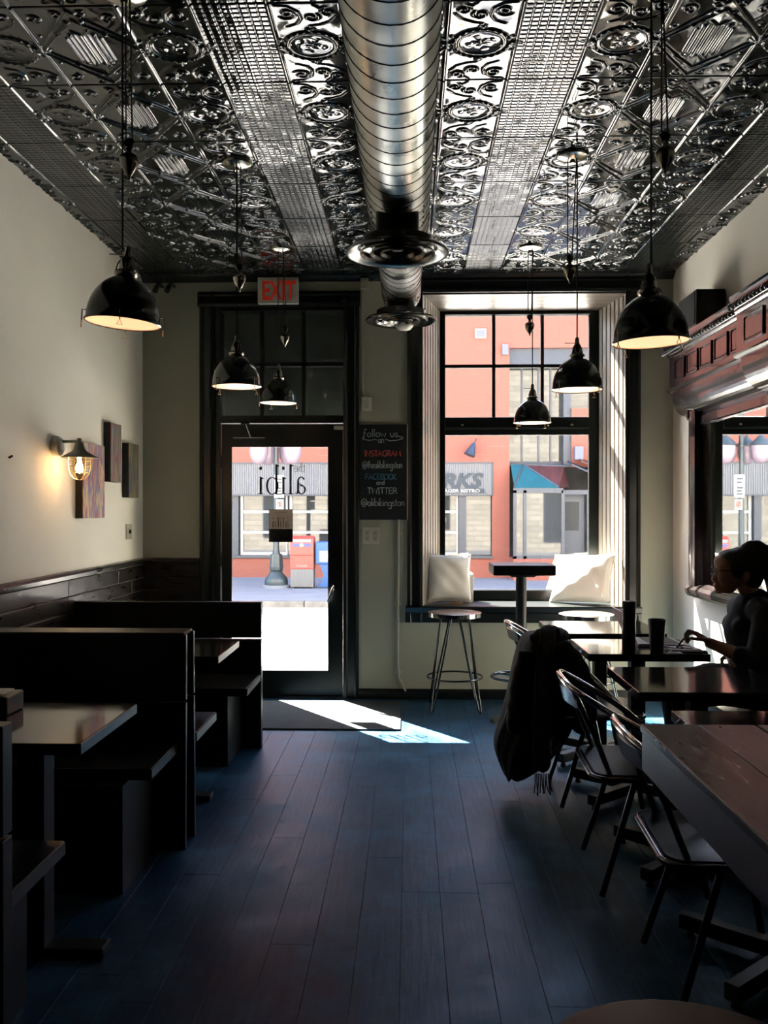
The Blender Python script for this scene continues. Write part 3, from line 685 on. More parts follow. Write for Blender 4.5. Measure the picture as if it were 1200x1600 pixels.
# recess: dark soffit, tall glazing
bx('recess_soffit', 'awning_dark', b1, RX0, RX1, FY+.1, FY+.5, 4.74, 5.14)
bx('upper_glass', 'store_glass', b1, RX0, 3.60, FY+.42, FY+.43, 2.5, 4.74)
for x in (2.63, 3.02, 3.30): bx('upper_mullion', 'frame_grey', b1, x-.02, x+.02, FY+.38, FY+.44, 2.5, 4.74)
bx('upper_rail', 'frame_grey', b1, RX0, 3.6, FY+.38, FY+.44, 3.42, 3.46)
bx('upper_rail', 'frame_grey', b1, RX0, 3.6, FY+.36, FY+.46, 2.46, 2.55); bx('upper_post', 'frame_grey', b1, 3.55, 3.72, FY+.1, FY+.5, 2.4, 4.74)
bx('upper_glass', 'store_glass', b1, 3.72, RX1, FY+.42, FY+.43, 3.75, 4.74)
# glazed entrance bay in front
BY = FY-.75
bx('bay_head', 'frame_grey', b1, RX0, 3.40, BY, BY+.09, 1.79, 1.90); bx('bay_sill', 'frame_grey', b1, RX0, 3.40, BY, BY+.09, .33, .39)
for x in (RX0, 2.52, 3.36): bx('bay_post', 'frame_grey', b1, x, x+.07, BY, BY+.09, .33, 1.85)
bx('bay_glass', 'store_glass', b1, RX0+.07, 3.36, BY+.04, BY+.05, .39, 1.79)
MB().box(RX0, 3.43, BY, FY, GZ, .33).build('bay_plinth', 'brick_red', b1)
def quad_slab(pts, th, name, m):
    P = [Vector(p) for p in pts]; nrm = (P[1]-P[0]).cross(P[3]-P[0]).normalized()*th
    MB().ring_loft([[p for p in P], [p+nrm for p in P]]).build(name, m, b1)
quad_slab([(2.32, BY, 1.90), (3.30, BY, 1.90), (2.62, FY, 2.44), (2.32, FY, 2.44)], .02, 'bay_roof_pane', 'roof_teal')
quad_slab([(3.30, BY, 1.90), (3.62, FY-.1, 1.92), (3.55, FY, 2.40), (2.62, FY, 2.44)], .02, 'bay_roof_pane', 'roof_red')
for a, b_ in (((2.32, BY, 1.92), (2.62, FY, 2.46)), ((3.30, BY, 1.92), (2.62, FY, 2.46)), ((2.62, FY, 2.46), (3.6, FY, 2.42)), ((3.62, FY-.1, 1.92), (3.5, FY, 2.4))):
    MB().cyl(a, b_, .028, n=6).build('bay_rib', 'frame_grey', b1)
quad_slab([(3.62, FY-.5, 2.42), (4.9, FY-.5, 1.85), (4.9, FY, 2.0), (3.62, FY, 2.52)], .03, 'porch_roof', 'navy_paint')
quad_slab([(3.85, FY-.4, 2.50), (5.0, FY-.4, 2.02), (5.0, FY+.02, 2.2), (3.85, FY+.02, 2.60)], .03, 'porch_roof', 'roof_red')
bx('porch_head', 'frame_grey', b1, 3.40, 4.9, FY-.52, FY-.40, 1.76, 1.86)
sd = bx('shop_door', 'frame_grey', b1, 3.45, 3.95, FY-.30, FY-.25, GZ+.35, 1.76)
bx('door_notice', 'poster_white', sd, 3.52, 3.83, FY-.31, FY-.30, .95, 1.60)
bx('porch_post', 'navy_paint', b1, 3.97, 4.03, FY-.5, FY-.44, GZ, 1.76); bx('porch_glass', 'store_glass', b1, 4.03, 4.9, FY-.32, FY-.31, .4, 1.76)
bx('porch_plinth', 'navy_paint', b1, 4.03, 4.9, FY-.36, FY-.28, GZ, .4)
# wall fixtures
v_ = bx('wall_vent', 'frame_white', b1, 1.50, 1.76, FY-.05, FY, 5.36, 5.58); bx('vent_grille', 'vent_white', v_, 1.53, 1.73, FY-.06, FY-.05, 5.39, 5.55)
bx('wall_box', 'vent_white', b1, 2.12, 2.26, FY-.09, FY, 4.97, 5.21); bx('wall_box', 'vent_white', b1, 3.76, 3.95, FY-.2, FY-.02, 2.56, 2.86)
MB().tube([(1.52, FY, 3.05), (1.52, FY-.16, 3.03), (1.46, FY-.2, 2.90)], .012, 6).build('sign_lamp_arm', 'navy_paint', b1)
MB().cyl((1.47, FY-.2, 2.93), (1.36, FY-.24, 2.66), .04, .13, 14).build('sign_lamp_shade', 'navy_paint', b1, smooth=40)
# lime sign farther left (seen in the mirror)
bx('lime_sign', 'lime_sign', b1, -7.6, -5.1, FY-.05, FY-.02, 1.78, 2.48)
# street lamp ------------------------------------------------------
lp = thing('street_lamp', 'dark cast iron street lamp with pale globes on the far pavement', 'street lamp', (-2.69, 17.76, GZ))
c = (-2.69, 17.76, GZ)
MB().lathe([(.0,0),(.28,0),(.28,.05),(.24,.06)], c, 20).build('footing', 'sidewalk', lp)
MB().lathe([(.23,.05),(.24,.12),(.22,.20),(.15,.28),(.12,.32),(.13,.34),(.11,.36)], c, 20).build('bell_base', 'post_green', lp, smooth=50)
m_ = MB()
rings = []
for (r, z) in ((.125,.36),(.13,.42),(.115,.62),(.105,.68)):
    rings.append([(c[0]+r*(1+.10*(j % 2))*math.cos(2*PI*j/20), c[1]+r*(1+.10*(j % 2))*math.sin(2*PI*j/20), c[2]+z) for j in range(20)])
m_.ring_loft(rings).build('fluted_collar', 'post_green', lp)
MB().lathe([(.085,.68),(.07,.72),(.058,.80),(.05,2.5),(.05,3.6)], c, 14).build('shaft', 'post_green', lp, smooth=40)
for (dx, dy) in ((-.34,-.10), (-.20,.26), (.20,.26), (.34,-.10)):
    q = (c[0]+dx, c[1]+dy, 0)
    MB().tube([(c[0], c[1], 3.15), (c[0]+dx*.6, c[1]+dy*.6, 3.22), (q[0], q[1], 3.05), (q[0], q[1], 2.85)], .022, 8).build('arm', 'post_green', lp)
    MB().lathe([(.03,2.90),(.07,2.86),(.19,2.74),(.20,2.70),(.18,2.69)], q, 18).build('lamp_cap', 'post_green', lp, smooth=40)
    MB().lathe([(.18,2.69),(.185,2.60),(.17,2.48),(.12,2.38),(.05,2.34),(.0,2.335)], q, 18).build('globe', 'globe_pink', lp, smooth=60)
s_ = bx('parking_sign', 'post_white', lp, -2.72, -2.52, 17.68, 17.69, 1.66, 2.12)
for k, z in enumerate((1.72, 1.78, 1.84, 1.95, 2.02)): bx('print', 'sign_blue', s_, -2.69+.02*(k % 2), -2.57, 17.675, 17.68, z, z+.03)
s_ = bx('no_stopping_sign', 'post_white', lp, -2.68, -2.53, 17.68, 17.69, 1.42, 1.63)
ring_shape(t_ := MB(), -2.605, 1.53, .055, .075, .016, .016, 17.672, .006, 20); t_.build('red_ring', 'post_red', s_)
t_ = MB().box(-.05, .05, 17.670, 17.676, -.008, .008, Matrix.Translation((-2.605, 0, 1.53)) @ Matrix.Rotation(.9, 4, 'Y')); t_.build('red_bar', 'post_red', s_)
bx('print', 'vinyl_black', s_, -2.62, -2.59, 17.674, 17.679, 1.49, 1.57)
# mail box -----------------------------------------------------------
mb_ = thing('mailbox', 'red street mailbox on a grey base beside the street lamp', 'mailbox', (-2.14, 17.75, GZ))
x0, x1, y0, y1 = -2.385, -1.915, 17.55, 17.95
MB().extr([(y0, .235), (y1, .235), (y1, .86), (y0+.12, .90), (y0, .84)], 'x', x0, x1).build('body', 'post_red', mb_, bevel=.015)
bx('base', 'bin_grey', mb_, x0+.01, x1-.01, y0+.02, y1-.02, GZ+.03, .235)
rb = MB().box(x0+.02, x0+.035, y0+.006, y0+.02, GZ+.03, .23).build('base_rib', 'bin_grey', mb_)
for k in range(1, 14):
    c2 = rb.copy(); COL.objects.link(c2); c2.parent = mb_; c2.location = (k*.033, 0, 0)
bx('flap', 'post_white', mb_, x0+.05, x1-.05, y0-.008, y0+.01, .775, .83)
bx('blue_band', 'post_blue', mb_, x0+.045, x1-.045, y0-.006, y0, .685, .745)
MB().lathe([(.0,-.004),(.04,-.004),(.04,0)], ((x0+x1)/2, y0-.006, .715), 18, 'y').build('round_emblem', 'post_white', mb_)
bx('panel_line', 'poster_dark', mb_, x0+.01, x1-.01, y0-.004, y0, .505, .515)
place_text(text_mb('Canada', .07, .004), (x0+x1)/2, y0-.004, .285, 1.1).build('lettering', 'post_white', mb_)
for k in (0, 1): bx('foot', 'black_iron', mb_, x0+.02+k*.40, x0+.06+k*.40, y0+.05, y0+.35, GZ, GZ+.03)
nb_ = thing('newspaper_box', 'bright blue newspaper vending box to the right of the red mailbox', 'newspaper box', (-1.6, 17.8, GZ))
bx('cabinet', 'box_blue', nb_, -1.88, -1.36, 17.6, 18.0, .33, .78, bevel=.02)
MB().extr([(-1.80, .33), (-1.44, .33), (-1.52, .12), (-1.48, -.05), (-1.38, GZ+.02), (-1.86, GZ+.02), (-1.76, -.05), (-1.72, .12)], 'y', 17.64, 17.96).build('pedestal', 'box_blue', nb_)
bx('notice', 'post_white', nb_, -1.80, -1.56, 17.592, 17.60, .38, .60)
bx('foot_plate', 'black_iron', nb_, -1.88, -1.34, 17.6, 18.0, GZ, GZ+.02)

# ------------------------------------------------------------------ spiral duct
DXc, DZc = -.06, 3.03
du = thing('spiral_duct', 'galvanised spiral duct under the ceiling with two round outlets', 'duct', (DXc, 0, DZc))
R1, R2, YJ = .163, .142, 4.95
MB().lathe([(R1, -1.0), (R1, YJ), (R1+.006, YJ+.01), (R1+.006, YJ+.05), (R2, YJ+.16), (R2, 6.52), (R2*.96, 6.54), (.0, 6.54)], (DXc, 0, DZc+.0), 48, 'y').build('pipe', 'galvanised', du, smooth=50)
def helix(r, y0, y1, pitch, n=28):
    k = int((y1-y0)/pitch*n)
    return [(DXc+r*math.cos(2*PI*i/n), y0+pitch*i/n, DZc+r*math.sin(2*PI*i/n)) for i in range(k+1)]
MB().tube(helix(R1+.0005, -.9, YJ, .118), .0032, 5).build('spiral_seam', 'seam_dark', du)
MB().tube(helix(R2+.0005, YJ+.18, 6.5, .118), .003, 5).build('spiral_seam', 'seam_dark', du)
def outlet(y, zr, rr, rc, rd):
    MB().lathe([(rc, zr), (rc, DZc-.08)], (DXc, y, 0), 28).build('collar', 'dark_metal', du, smooth=40)
    MB().lathe([(rc+.012, zr+.005), (rc+.012, zr+.03), (rc, zr+.032)], (DXc, y, 0), 28).build('collar_band', 'black_iron', du, smooth=40)
    for sx in (-1, 1):
        m_ = MB()
        for k in range(4): m_.ell((DXc+sx*(rc+.02), y-.12+.08*k, DZc-rd*.82), .005, .005, .005, 6, 4)
        m_.build('screws', 'black_iron', du)
    d = MB().lathe([(rc, zr+.03), (rc+.02, zr+.008), (rr*.80, zr+.004), (rr*.97, zr-.006), (rr, zr-.018), (rr*.985, zr-.026), (rr*.90, zr-.020), (rr*.84, zr-.004), (rr*.72, zr+.012)], (DXc, y, 0), 48).build('diffuser', 'diffuser_metal', du, smooth=50)
    for q in (.74, .54, .34):
        MB().lathe([(rr*(q-.055), zr+.05), (rr*(q-.035), zr-.006), (rr*q, zr-.020), (rr*(q-.012), zr-.027), (rr*(q-.055), zr-.012), (rr*(q-.075), zr+.05)], (DXc, y, 0), 40).build('diffuser_cone', 'diffuser_metal', d, smooth=30)
    MB().lathe([(.001, zr-.006), (rr*.10, zr-.006), (rr*.12, zr+.015)], (DXc, y, 0), 24).build('diffuser_core', 'dark_metal', d, smooth=40)
outlet(4.38, 2.725, .255, .108, R1)
outlet(6.30, 2.80, .255, .098, R2)
MB().lathe([(.06, 2.80), (.068, 2.785), (.064, 2.765), (.045, 2.745), (.0, 2.738)], (DXc+.02, 6.44, 0), 24).build('pale_bowl', 'plate_white', du, smooth=60)
for y in (3.3, 5.3): bx('hanger_strap', 'seam_dark', du, DXc-.012, DXc+.012, y-.02, y+.02, DZc+.13, H-.005)

# ------------------------------------------------------------------ pendant lamps
def pendant(x, y, zr, zw, wdx, tilt, label, rot):
    t = thing('pendant_lamp', label, 'lamp', (x, y, zr), 'rise and fall pendant lamps in two rows')
    R = .125
    T = Matrix.Translation((x, y, zr)) @ Matrix.Rotation(tilt, 4, 'Y')
    rx = x + wdx*.5
    MB().lathe([(.0,H-.062),(.012,H-.062),(.014,H-.05),(.045,H-.046),(.075,H-.034),(.08,H-.022),(.08,H-.012)], (rx, y, 0), 28).build('ceiling_rose', 'lamp_nickel', t, smooth=40)
    MB().cyl((x, y, zr+.245), (x, y, H-.05), .0035, n=6).build('cord', 'rope', t)
    pts = [(x+wdx, y, zw+.06), (x+wdx*.98, y, H-.05)]
    MB().tube(pts, .003, 6).build('cord', 'rope', t)
    MB().tube([(x+wdx*1.0+.022, y, zw+.06), (rx+.02, y, H-.05)], .003, 6).build('cord', 'rope', t)
    cw = MB().lathe([(.0,-.052),(.004,-.05),(.006,-.038),(.012,-.03),(.028,-.004),(.033,.018),(.030,.032),(.016,.040),(.008,.048),(.010,.058),(.004,.066)], (x+wdx+.011, y, zw), 20).build('counterweight', 'lamp_nickel', t, smooth=60)
    MB().lathe([(.016,-.004),(.020,0),(.016,.004)], (x+wdx+.011, y, zw+.075), 16, 'y', caps=True).build('pulley', 'lamp_nickel', cw)
    m_ = MB().lathe([(.030,.155),(.038,.162),(.040,.172),(.034,.178),(.026,.182),(.022,.215),(.016,.222),(.012,.232),(.010,.26),(.004,.265)], (0,0,0), 18); m_.xf(T)
    nk = m_.build('neck', 'lamp_nickel', t, smooth=40)
    m_ = MB()
    for k in range(4):
        a = rot+PI/2*k; m_.tube([(.036*math.cos(a), .036*math.sin(a), .17), (.030*math.cos(a), .030*math.sin(a), .20), (.016*math.cos(a), .016*math.sin(a), .225)], .0028, 5)
    m_.xf(T).build('neck_cage', 'lamp_nickel', nk)
    m_ = MB().box(-.062, -.004, -.002, .002, .232, .236).xf(T); m_.build('key_rod', 'chrome', nk)
    outer = [(.004,.160)] + [(R*math.sin(q)*.985, .012+.150*math.cos(q)) for q in [PI/2*i/12 for i in range(1, 13)]] + [(R+.002,.006),(R+.004,0),(R,-.002)]
    m_ = MB().lathe(outer, (0,0,0), 40).xf(T); sh = m_.build('shade', 'lamp_shade', t, smooth=50)
    inner = [(.004,.150)] + [(R*.95*math.sin(q), .012+.140*math.cos(q)) for q in [PI/2*i/10 for i in range(1, 11)]] + [(R-.001,0)]
    MB().lathe(inner, (0,0,0), 36).xf(T).build('shade_lining', 'lamp_inner', sh, smooth=50)
    MB().lathe([(.0,-.003),(.06,-.0015),(R-.003,.002),(R-.004,.005),(.0,.003)], (0,0,0), 36).xf(T).build('lens', 'lamp_lens', t, smooth=50)
    for k in range(4):
        a = rot+PI/2*k; ca, sa = math.cos(a), math.sin(a); r = R+.010
        m_ = MB().tube([((R-.002)*ca, (R-.002)*sa, .032), (r*ca, r*sa, .034), (r*ca, r*sa, -.012)], .0024, 5).xf(T)
        cl = m_.build('clip', 'lamp_nickel', t)
        tx, ty = -sa, ca
        m_ = MB().tube([(r*ca, r*sa, -.010), (r*ca+tx*.009, r*sa+ty*.009, -.028), (r*ca-tx*.009, r*sa-ty*.009, -.028)], .0018, 5, closed=True).xf(T)
        m_.build('clip_loop', 'brass', cl)
pendant(-.982, 3.0, 2.075, 2.615, .012, .07, 'pendant lamp nearest on the left, above the booth table', .25)
pendant(-.885, 4.5, 2.065, 2.60, .004, .0, 'middle of three pendant lamps on the left, before the dark transom', .9)
pendant(-.895, 6.0, 2.16, 2.59, .035, .02, 'farthest left pendant lamp, smallest, right below the exit sign', .5)
pendant(.830, 6.0, 2.02, 2.66, -.030, .0, 'farthest right pendant lamp, smallest, low before the window', .75)
pendant(.838, 4.45, 2.035, 2.62, -.048, .0, 'middle of three pendant lamps on the right, before the window', .7)
pendant(.812, 3.0, 2.00, 2.615, .035, -.03, 'pendant lamp nearest on the right, left of the mahogany cornice', 2.0)

# ------------------------------------------------------------------ things on the far wall
ex = thing('exit_sign', 'pale exit sign with red letters above the street door', 'sign', (-.99, YF, 2.985))
bx('box', 'exit_face', ex, -1.145, -.838, YF-.075, YF-.028, 2.985, 3.184, bevel=.006)
bx('bracket', 'conduit_grey', ex, -1.03, -.95, YF-.03, YF, 3.05, 3.19)
place_text(text_mb('EXIT', .20, .003, bold=.004), -.985, YF-.077, 3.015, .62).build('lettering', 'exit_red', ex)

cb = thing('chalkboard', 'black chalkboard with handwritten social media names beside the window', 'chalkboard', (-.2, YF, 1.357))
bx('board', 'chalkboard', cb, -.379, -.020, YF-.018, YF, 1.357, 2.077)
bx('edge', 'plate_white', cb, -.0205, -.014, YF-.019, YF, 1.355, 2.079); 
# single-stroke handwriting
def arc(cx, cy, rx, ry, a0, a1, n=12): return [(cx+rx*math.cos(math.radians(a0+(a1-a0)*i/n)), cy+ry*math.sin(math.radians(a0+(a1-a0)*i/n))) for i in range(n+1)]
o_ = lambda cx=.25: arc(cx, .25, .2, .25, 60, 430)
G = {
 'a': (.52, [o_(), [(.46,.48),(.46,.06),(.52,0)]]), 'b': (.50, [[(.06,1),(.06,0)], arc(.26,.25,.2,.25,180,-180)]),
 'd': (.52, [o_(), [(.46,1),(.46,0)]]), 'e': (.48, [[(.06,.27),(.44,.27)], arc(.25,.25,.2,.25,5,320)]),
 'f': (.42, [[(.42,.92)]+arc(.30,.85,.12,.15,40,180,6)+[(.16,.3),(.1,-.3),(-.02,-.32),(-.02,-.1),(.2,.1)], [(.04,.48),(.36,.5)]]),
 'g': (.52, [o_(), [(.46,.48),(.46,-.15)]+arc(.26,-.18,.2,.17,0,-160,8)]), 'h': (.48, [[(.06,1),(.06,0)], [(.06,.3)]+arc(.23,.3,.17,.19,180,0,8)+[(.40,0)]]),
 'i': (.2, [[(.08,.48),(.08,0)], [(.08,.66),(.09,.70)]]), 'k': (.45, [[(.06,1),(.06,0)], [(.38,.5),(.06,.22),(.40,0)]]), 'l': (.2, [[(.08,1),(.08,.08),(.16,0)]]),
 'n': (.48, [[(.06,.5),(.06,0)], [(.06,.3)]+arc(.23,.3,.17,.19,180,0,8)+[(.40,0)]]), 'o': (.5, [o_()]),
 's': (.40, [[(.34,.44)]+arc(.2,.38,.13,.12,60,250,6)+arc(.2,.13,.14,.13,80,-150,8)]), 't': (.34, [[(.16,.85),(.16,.06),(.26,0)], [(.02,.5),(.32,.52)]]),
 'u': (.48, [[(.06,.5)]+arc(.23,.2,.17,.2,180,360,8)+[(.40,.5),(.40,0)]]), 'w': (.66, [[(.03,.5),(.16,0),(.30,.42),(.44,0),(.58,.5)]]),
 'z': (.4, [[(.05,.5),(.35,.5),(.05,0),(.36,0)]]),
 'A': (.72, [[(.02,0),(.32,1),(.62,0)], [(.14,.36),(.50,.36)]]), 'B': (.62, [[(.06,0),(.06,1)]+arc(.2,.75,.3,.25,90,-90,8)+arc(.2,.25,.36,.25,90,-90,8)+[(.06,0)]]),
 'C': (.66, [arc(.36,.5,.32,.5,50,310)]), 'E': (.58, [[(.52,1),(.06,1),(.06,0),(.54,0)], [(.06,.52),(.44,.52)]]), 'F': (.56, [[(.52,1),(.06,1),(.06,0)], [(.06,.52),(.42,.52)]]),
 'G': (.72, [arc(.38,.5,.34,.5,50,330)+[(.68,.42),(.42,.42)]]), 'I': (.26, [[(.12,0),(.12,1)], [(.02,1),(.22,1)], [(.02,0),(.22,0)]]), 'K': (.62, [[(.06,0),(.06,1)], [(.54,1),(.06,.42),(.58,0)]]),
 'M': (.84, [[(.04,0),(.10,1),(.40,.3),(.70,1),(.78,0)]]), 'N': (.70, [[(.06,0),(.06,1),(.58,0),(.58,1)]]), 'O': (.74, [arc(.36,.5,.32,.5,90,450,16)]),
 'R': (.64, [[(.06,0),(.06,1)]+arc(.2,.74,.3,.26,90,-90,8)+[(.06,.48)], [(.24,.48),(.58,0)]]), 'S': (.58, [arc(.30,.74,.24,.25,30,260,8)+arc(.28,.25,.26,.25,80,-150,8)]),
 'T': (.60, [[(.02,1),(.56,1)], [(.29,1),(.29,0)]]), 'W': (.90, [[(.02,1),(.20,0),(.42,.8),(.62,0),(.82,1)]]),
 '@': (.86, [arc(.40,.36,.15,.2,0,360,10), [(.55,.5),(.56,.2)]+arc(.68,.3,.12,.16,230,360,5)+arc(.42,.38,.38,.48,5,310,16)]), ' ': (.35, [])}
def handwriting(txt, x0, x1, z, hgt, m, r=.0032, extra=()):
    mb = MB(); tot = sum(G[c][0] for c in txt); k = (x1-x0)/tot; s0 = 0
    for c in txt:
        w, ls = G[c]; jz = random.uniform(-.02, .02)
        for l in ls:
            P = [(x0+(s0+p[0])*k, YF-.0195, z+(p[1]+jz)*hgt) for p in l]
            if len(P) > 1: mb.tube(P, r, 5)
        s0 += w
    for l in extra: mb.tube([(p[0], YF-.0195, p[1]) for p in l], r, 5)
    return mb.build('chalk_lettering', m, cb)
handwriting('follow us', -.355, -.085, 1.985, .058, 'chalk_white', .0034, [[(-.35,1.965),(-.30,1.958),(-.26,1.966),(-.245,1.96)], [(-.185,1.968),(-.15,1.955),(-.10,1.958),(-.05,1.972)], [(-.085,1.988),(-.05,1.982)]])
handwriting('on', -.238, -.192, 1.938, .056, 'chalk_white', .003)
handwriting('INSTAGRAM', -.342, -.066, 1.838, .042, 'chalk_red', .0046)
handwriting('@thealibikingston', -.358, -.055, 1.748, .058, 'chalk_white')
handwriting('FACEBOOK', -.335, -.098, 1.662, .042, 'chalk_blue', .0050)
handwriting('and', -.252, -.190, 1.622, .042, 'chalk_white', .003)
handwriting('TWITTER', -.320, -.092, 1.555, .044, 'chalk_white', .0036)
handwriting('@alibikingston', -.368, -.038, 1.462, .060, 'chalk_white')

ou = thing('wall_outlet', 'double outlet plate below the chalkboard', 'outlet', (-.292, YF, 1.173))
bx('plate', 'plate_white', ou, -.356, -.228, YF-.008, YF, 1.173, 1.299, bevel=.003)
for x in (-.323, -.261):
    f_ = bx('socket', 'conduit_grey', ou, x-.018, x+.018, YF-.011, YF-.007, 1.195, 1.277, bevel=.004)
    for z in (1.215, 1.257):
        for dx in (-.006, .006): bx('slot', 'black_plastic', f_, x+dx-.0015, x+dx+.0015, YF-.0116, YF-.0105, z-.006, z+.006)
jb = thing('junction_box', 'small outlet box on the wall above the chalkboard', 'outlet', (-.325, YF, 2.18))
bx('box', 'plate_white', jb, -.364, -.288, YF-.03, YF, 2.18, 2.285, bevel=.004)
f_ = bx('socket', 'conduit_grey', jb, -.345, -.307, YF-.034, YF-.029, 2.20, 2.265, bevel=.003)
cd = thing('wall_conduit', 'thin painted cable run from a camera bracket down to the junction box', 'cable', (-.33, YF, 2.28))
MB().tube([(-.33, YF-.012, 2.285), (-.352, YF-.012, 2.33), (-.350, YF-.012, 3.0), (-.345, YF-.015, 3.10), (-.36, YF-.02, 3.15)], .006, 6).build('cable', 'conduit_grey', cd)
bx('bracket', 'conduit_grey', cd, -.37, -.31, YF-.05, YF, 3.10, 3.18, bevel=.004)
MB().tube([(-.31, YF-.02, 3.165), (-.22, YF-.015, 3.185), (-.12, YF-.02, 3.178)], .004, 6).build('stub_wire', 'black_plastic', cd)
c2 = thing('wall_conduit', 'thin painted conduit from the chalkboard down to the baseboard', 'conduit', (-.085, YF, .08))
MB().tube([(-.085, YF-.012, 1.36), (-.087, YF-.012, .25), (-.082, YF-.012, .16), (-.05, YF-.012, .10), (-.03, YF-.02, .06)], .008, 8).build('pipe', 'conduit_grey', c2, smooth=50)
for z in (1.25, .72, .20): bx('clip', 'conduit_grey', c2, -.115, -.06, YF-.014, YF, z-.012, z+.012, bevel=.002)
for k, x in enumerate((-1.885, -1.795)):
    r_ = thing('spot_fixture', ('left' if k == 0 else 'right')+' of two small ring mounted spots in the ceiling corner above the booths', 'spot light', (x, YF-.1, 3.12), 'ring spots in the ceiling corner')
    MB().tube([(x+.032*math.cos(2*PI*i/20), YF-.1, 3.165+.032*math.sin(2*PI*i/20)) for i in range(20)], .004, 6, closed=True).build('ring', 'dark_metal', r_)
    MB().cyl((x-.02, YF-.08, 3.12), (x-.025, YF-.12, 3.075), .018, .022, 12).build('lamp_head', 'black_iron', r_)
    bx('mount', 'black_iron', r_, x-.012, x+.012, YF-.11, YF, 3.125, 3.14)

# ------------------------------------------------------------------ left wall: sconce, canvases, switch
sc = thing('wall_sconce', 'caged bulkhead wall lamp with a small brimmed shade, lit', 'lamp', (XL, 5.02, 1.80))
MB().lathe([(.0,.05),(.035,.05),(.055,.035),(.062,.0)], (XL, 5.02, 1.80), 24, 'x').build('wall_plate', 'sconce_white', sc, smooth=40)
m_ = MB()
for a in range(3): m_.ell((XL+.045, 5.02+.032*math.cos(a*2.1), 1.80+.032*math.sin(a*2.1)), .004, .004, .004, 6, 4)
m_.build('screws', 'black_iron', sc)
LX = XL+.145
MB().tube([(XL+.04, 5.02, 1.825), (XL+.10, 5.02, 1.826), (LX, 5.02, 1.826)], .008, 8).build('arm', 'sconce_grey', sc)
c = (LX, 5.02, 0)
MB().lathe([(.0,1.845),(.012,1.845),(.014,1.82),(.026,1.81),(.032,1.785),(.04,1.772),(.085,1.745),(.100,1.738),(.102,1.732),(.06,1.742),(.035,1.75)], c, 30).build('shade', 'sconce_grey', sc, smooth=40)
MB().lathe([(.056,1.738),(.057,1.70),(.055,1.665),(.045,1.64),(.025,1.622),(.0,1.617)], c, 24).build('glass_jar', 'glass', sc, smooth=60)
m_ = MB()
for z, r in ((1.715,.060),(1.685,.060),(1.650,.054)): m_.tube([(LX+r*math.cos(2*PI*i/24), 5.02+r*math.sin(2*PI*i/24), z) for i in range(24)], .0022, 5, closed=True)
for k in range(6):
    a = 2*PI*k/6+.3; m_.tube([(LX+r*math.cos(a), 5.02+r*math.sin(a), z) for r, z in ((.060,1.738),(.061,1.70),(.060,1.67),(.050,1.635),(.028,1.612),(.006,1.606))], .0022, 5)
m_.build('cage', 'brass', sc)
MB().lathe([(.0,1.645),(.016,1.65),(.021,1.665),(.019,1.69),(.012,1.705),(.011,1.735)], c, 16).build('bulb', 'bulb_glow', sc, smooth=60)
def canvas(y0, y1, z0, z1, m, label):
    t = thing('canvas_painting', label, 'painting', (XL, (y0+y1)/2, z0), 'abstract canvases on the cream wall')
    bx('stretcher', 'canvas_side', t, XL, XL+.045, y0, y1, z0, z1)
    bx('painted_face', m, t, XL+.045, XL+.049, y0+.001, y1-.001, z0+.001, z1-.001)
canvas(5.335, 5.715, 1.382, 1.848, 'canvas_a', 'largest streaky canvas in blue and red, behind the caged wall lamp')
canvas(5.835, 6.05, 1.622, 2.018, 'canvas_b', 'middle canvas in teal and gold, hung highest of the three')
canvas(6.215, 6.44, 1.521, 1.91, 'canvas_c', 'dark green canvas hung nearest the room corner')
sw = thing('light_switch', 'slim metal switch plate on the cream wall near the corner', 'switch', (XL, 6.46, 1.21))
bx('plate', 'conduit_grey', sw, XL, XL+.008, 6.29, 6.41, 1.22, 1.33, bevel=.002); bx('toggle', 'black_plastic', sw, XL+.008, XL+.02, 6.345, 6.36, 1.262, 1.288)
hk = MB().cyl((XL, 4.44, 1.70), (XL+.02, 4.44, 1.71), .006, n=8).build('wall_hook', 'dark_metal', None, (XL, 4.44, 1.70)); tag(hk, 'bare hook in the cream wall left of the caged lamp', 'hook')

# ------------------------------------------------------------------ booths on the left
AX = -.90
def slab_seat(t, x1, y0, y1):
    s_ = bx('seat', 'black_wood', t, XL+.02, x1, y0, y1, .405, .45, bevel=.004)
    bx('edge_band', 'edge_band', s_, x1, x1+.004, y0+.003, y1-.003, .41, .446)
bA = thing('booth_bench', 'black wooden booth bench farthest back, its back before the street door', 'bench', (-1.46, 5.1, 0))
slab_seat(bA, -.897, 4.835, 5.27)
bx('base_panel', 'black_wood', bA, XL+.02, -1.015, 4.90, 5.27, 0, .405)
bx('back_board', 'black_wood', bA, XL+.02, -.89, 5.272, 5.33, .665, .88, bevel=.004); bx('back_board', 'black_wood', bA, XL+.02, -.89, 5.272, 5.33, .0, .655, bevel=.004)
bB = thing('booth_bench', 'double black wooden booth bench with two backs, between the two booth tables', 'bench', (-1.46, 3.78, 0))
slab_seat(bB, -.985, 3.33, 3.70); slab_seat(bB, -.945, 3.88, 4.28)
bx('base_panel', 'black_wood', bB, XL+.02, -1.07, 3.26, 3.70, 0, .405); bx('base_panel', 'black_wood', bB, XL+.02, -1.07, 3.87, 4.20, 0, .405)
for (y0, y1, yb0, yb1) in ((3.71, 3.735, 3.69, 3.715), (3.835, 3.86, 3.855, 3.88)):
    for (z0, z1) in ((.0, .62), (.63, .905)):
        f0, f1 = z0/.905, z1/.905
        P = [(yb0+(y0-yb0)*f0, z0), (yb1+(y1-yb1)*f0, z0), (yb1+(y1-yb1)*f1, z1), (yb0+(y0-yb0)*f1, z1)]
        MB().extr(P, 'x', XL+.02, -.945).build('back_board', 'black_wood', bB, bevel=.003)
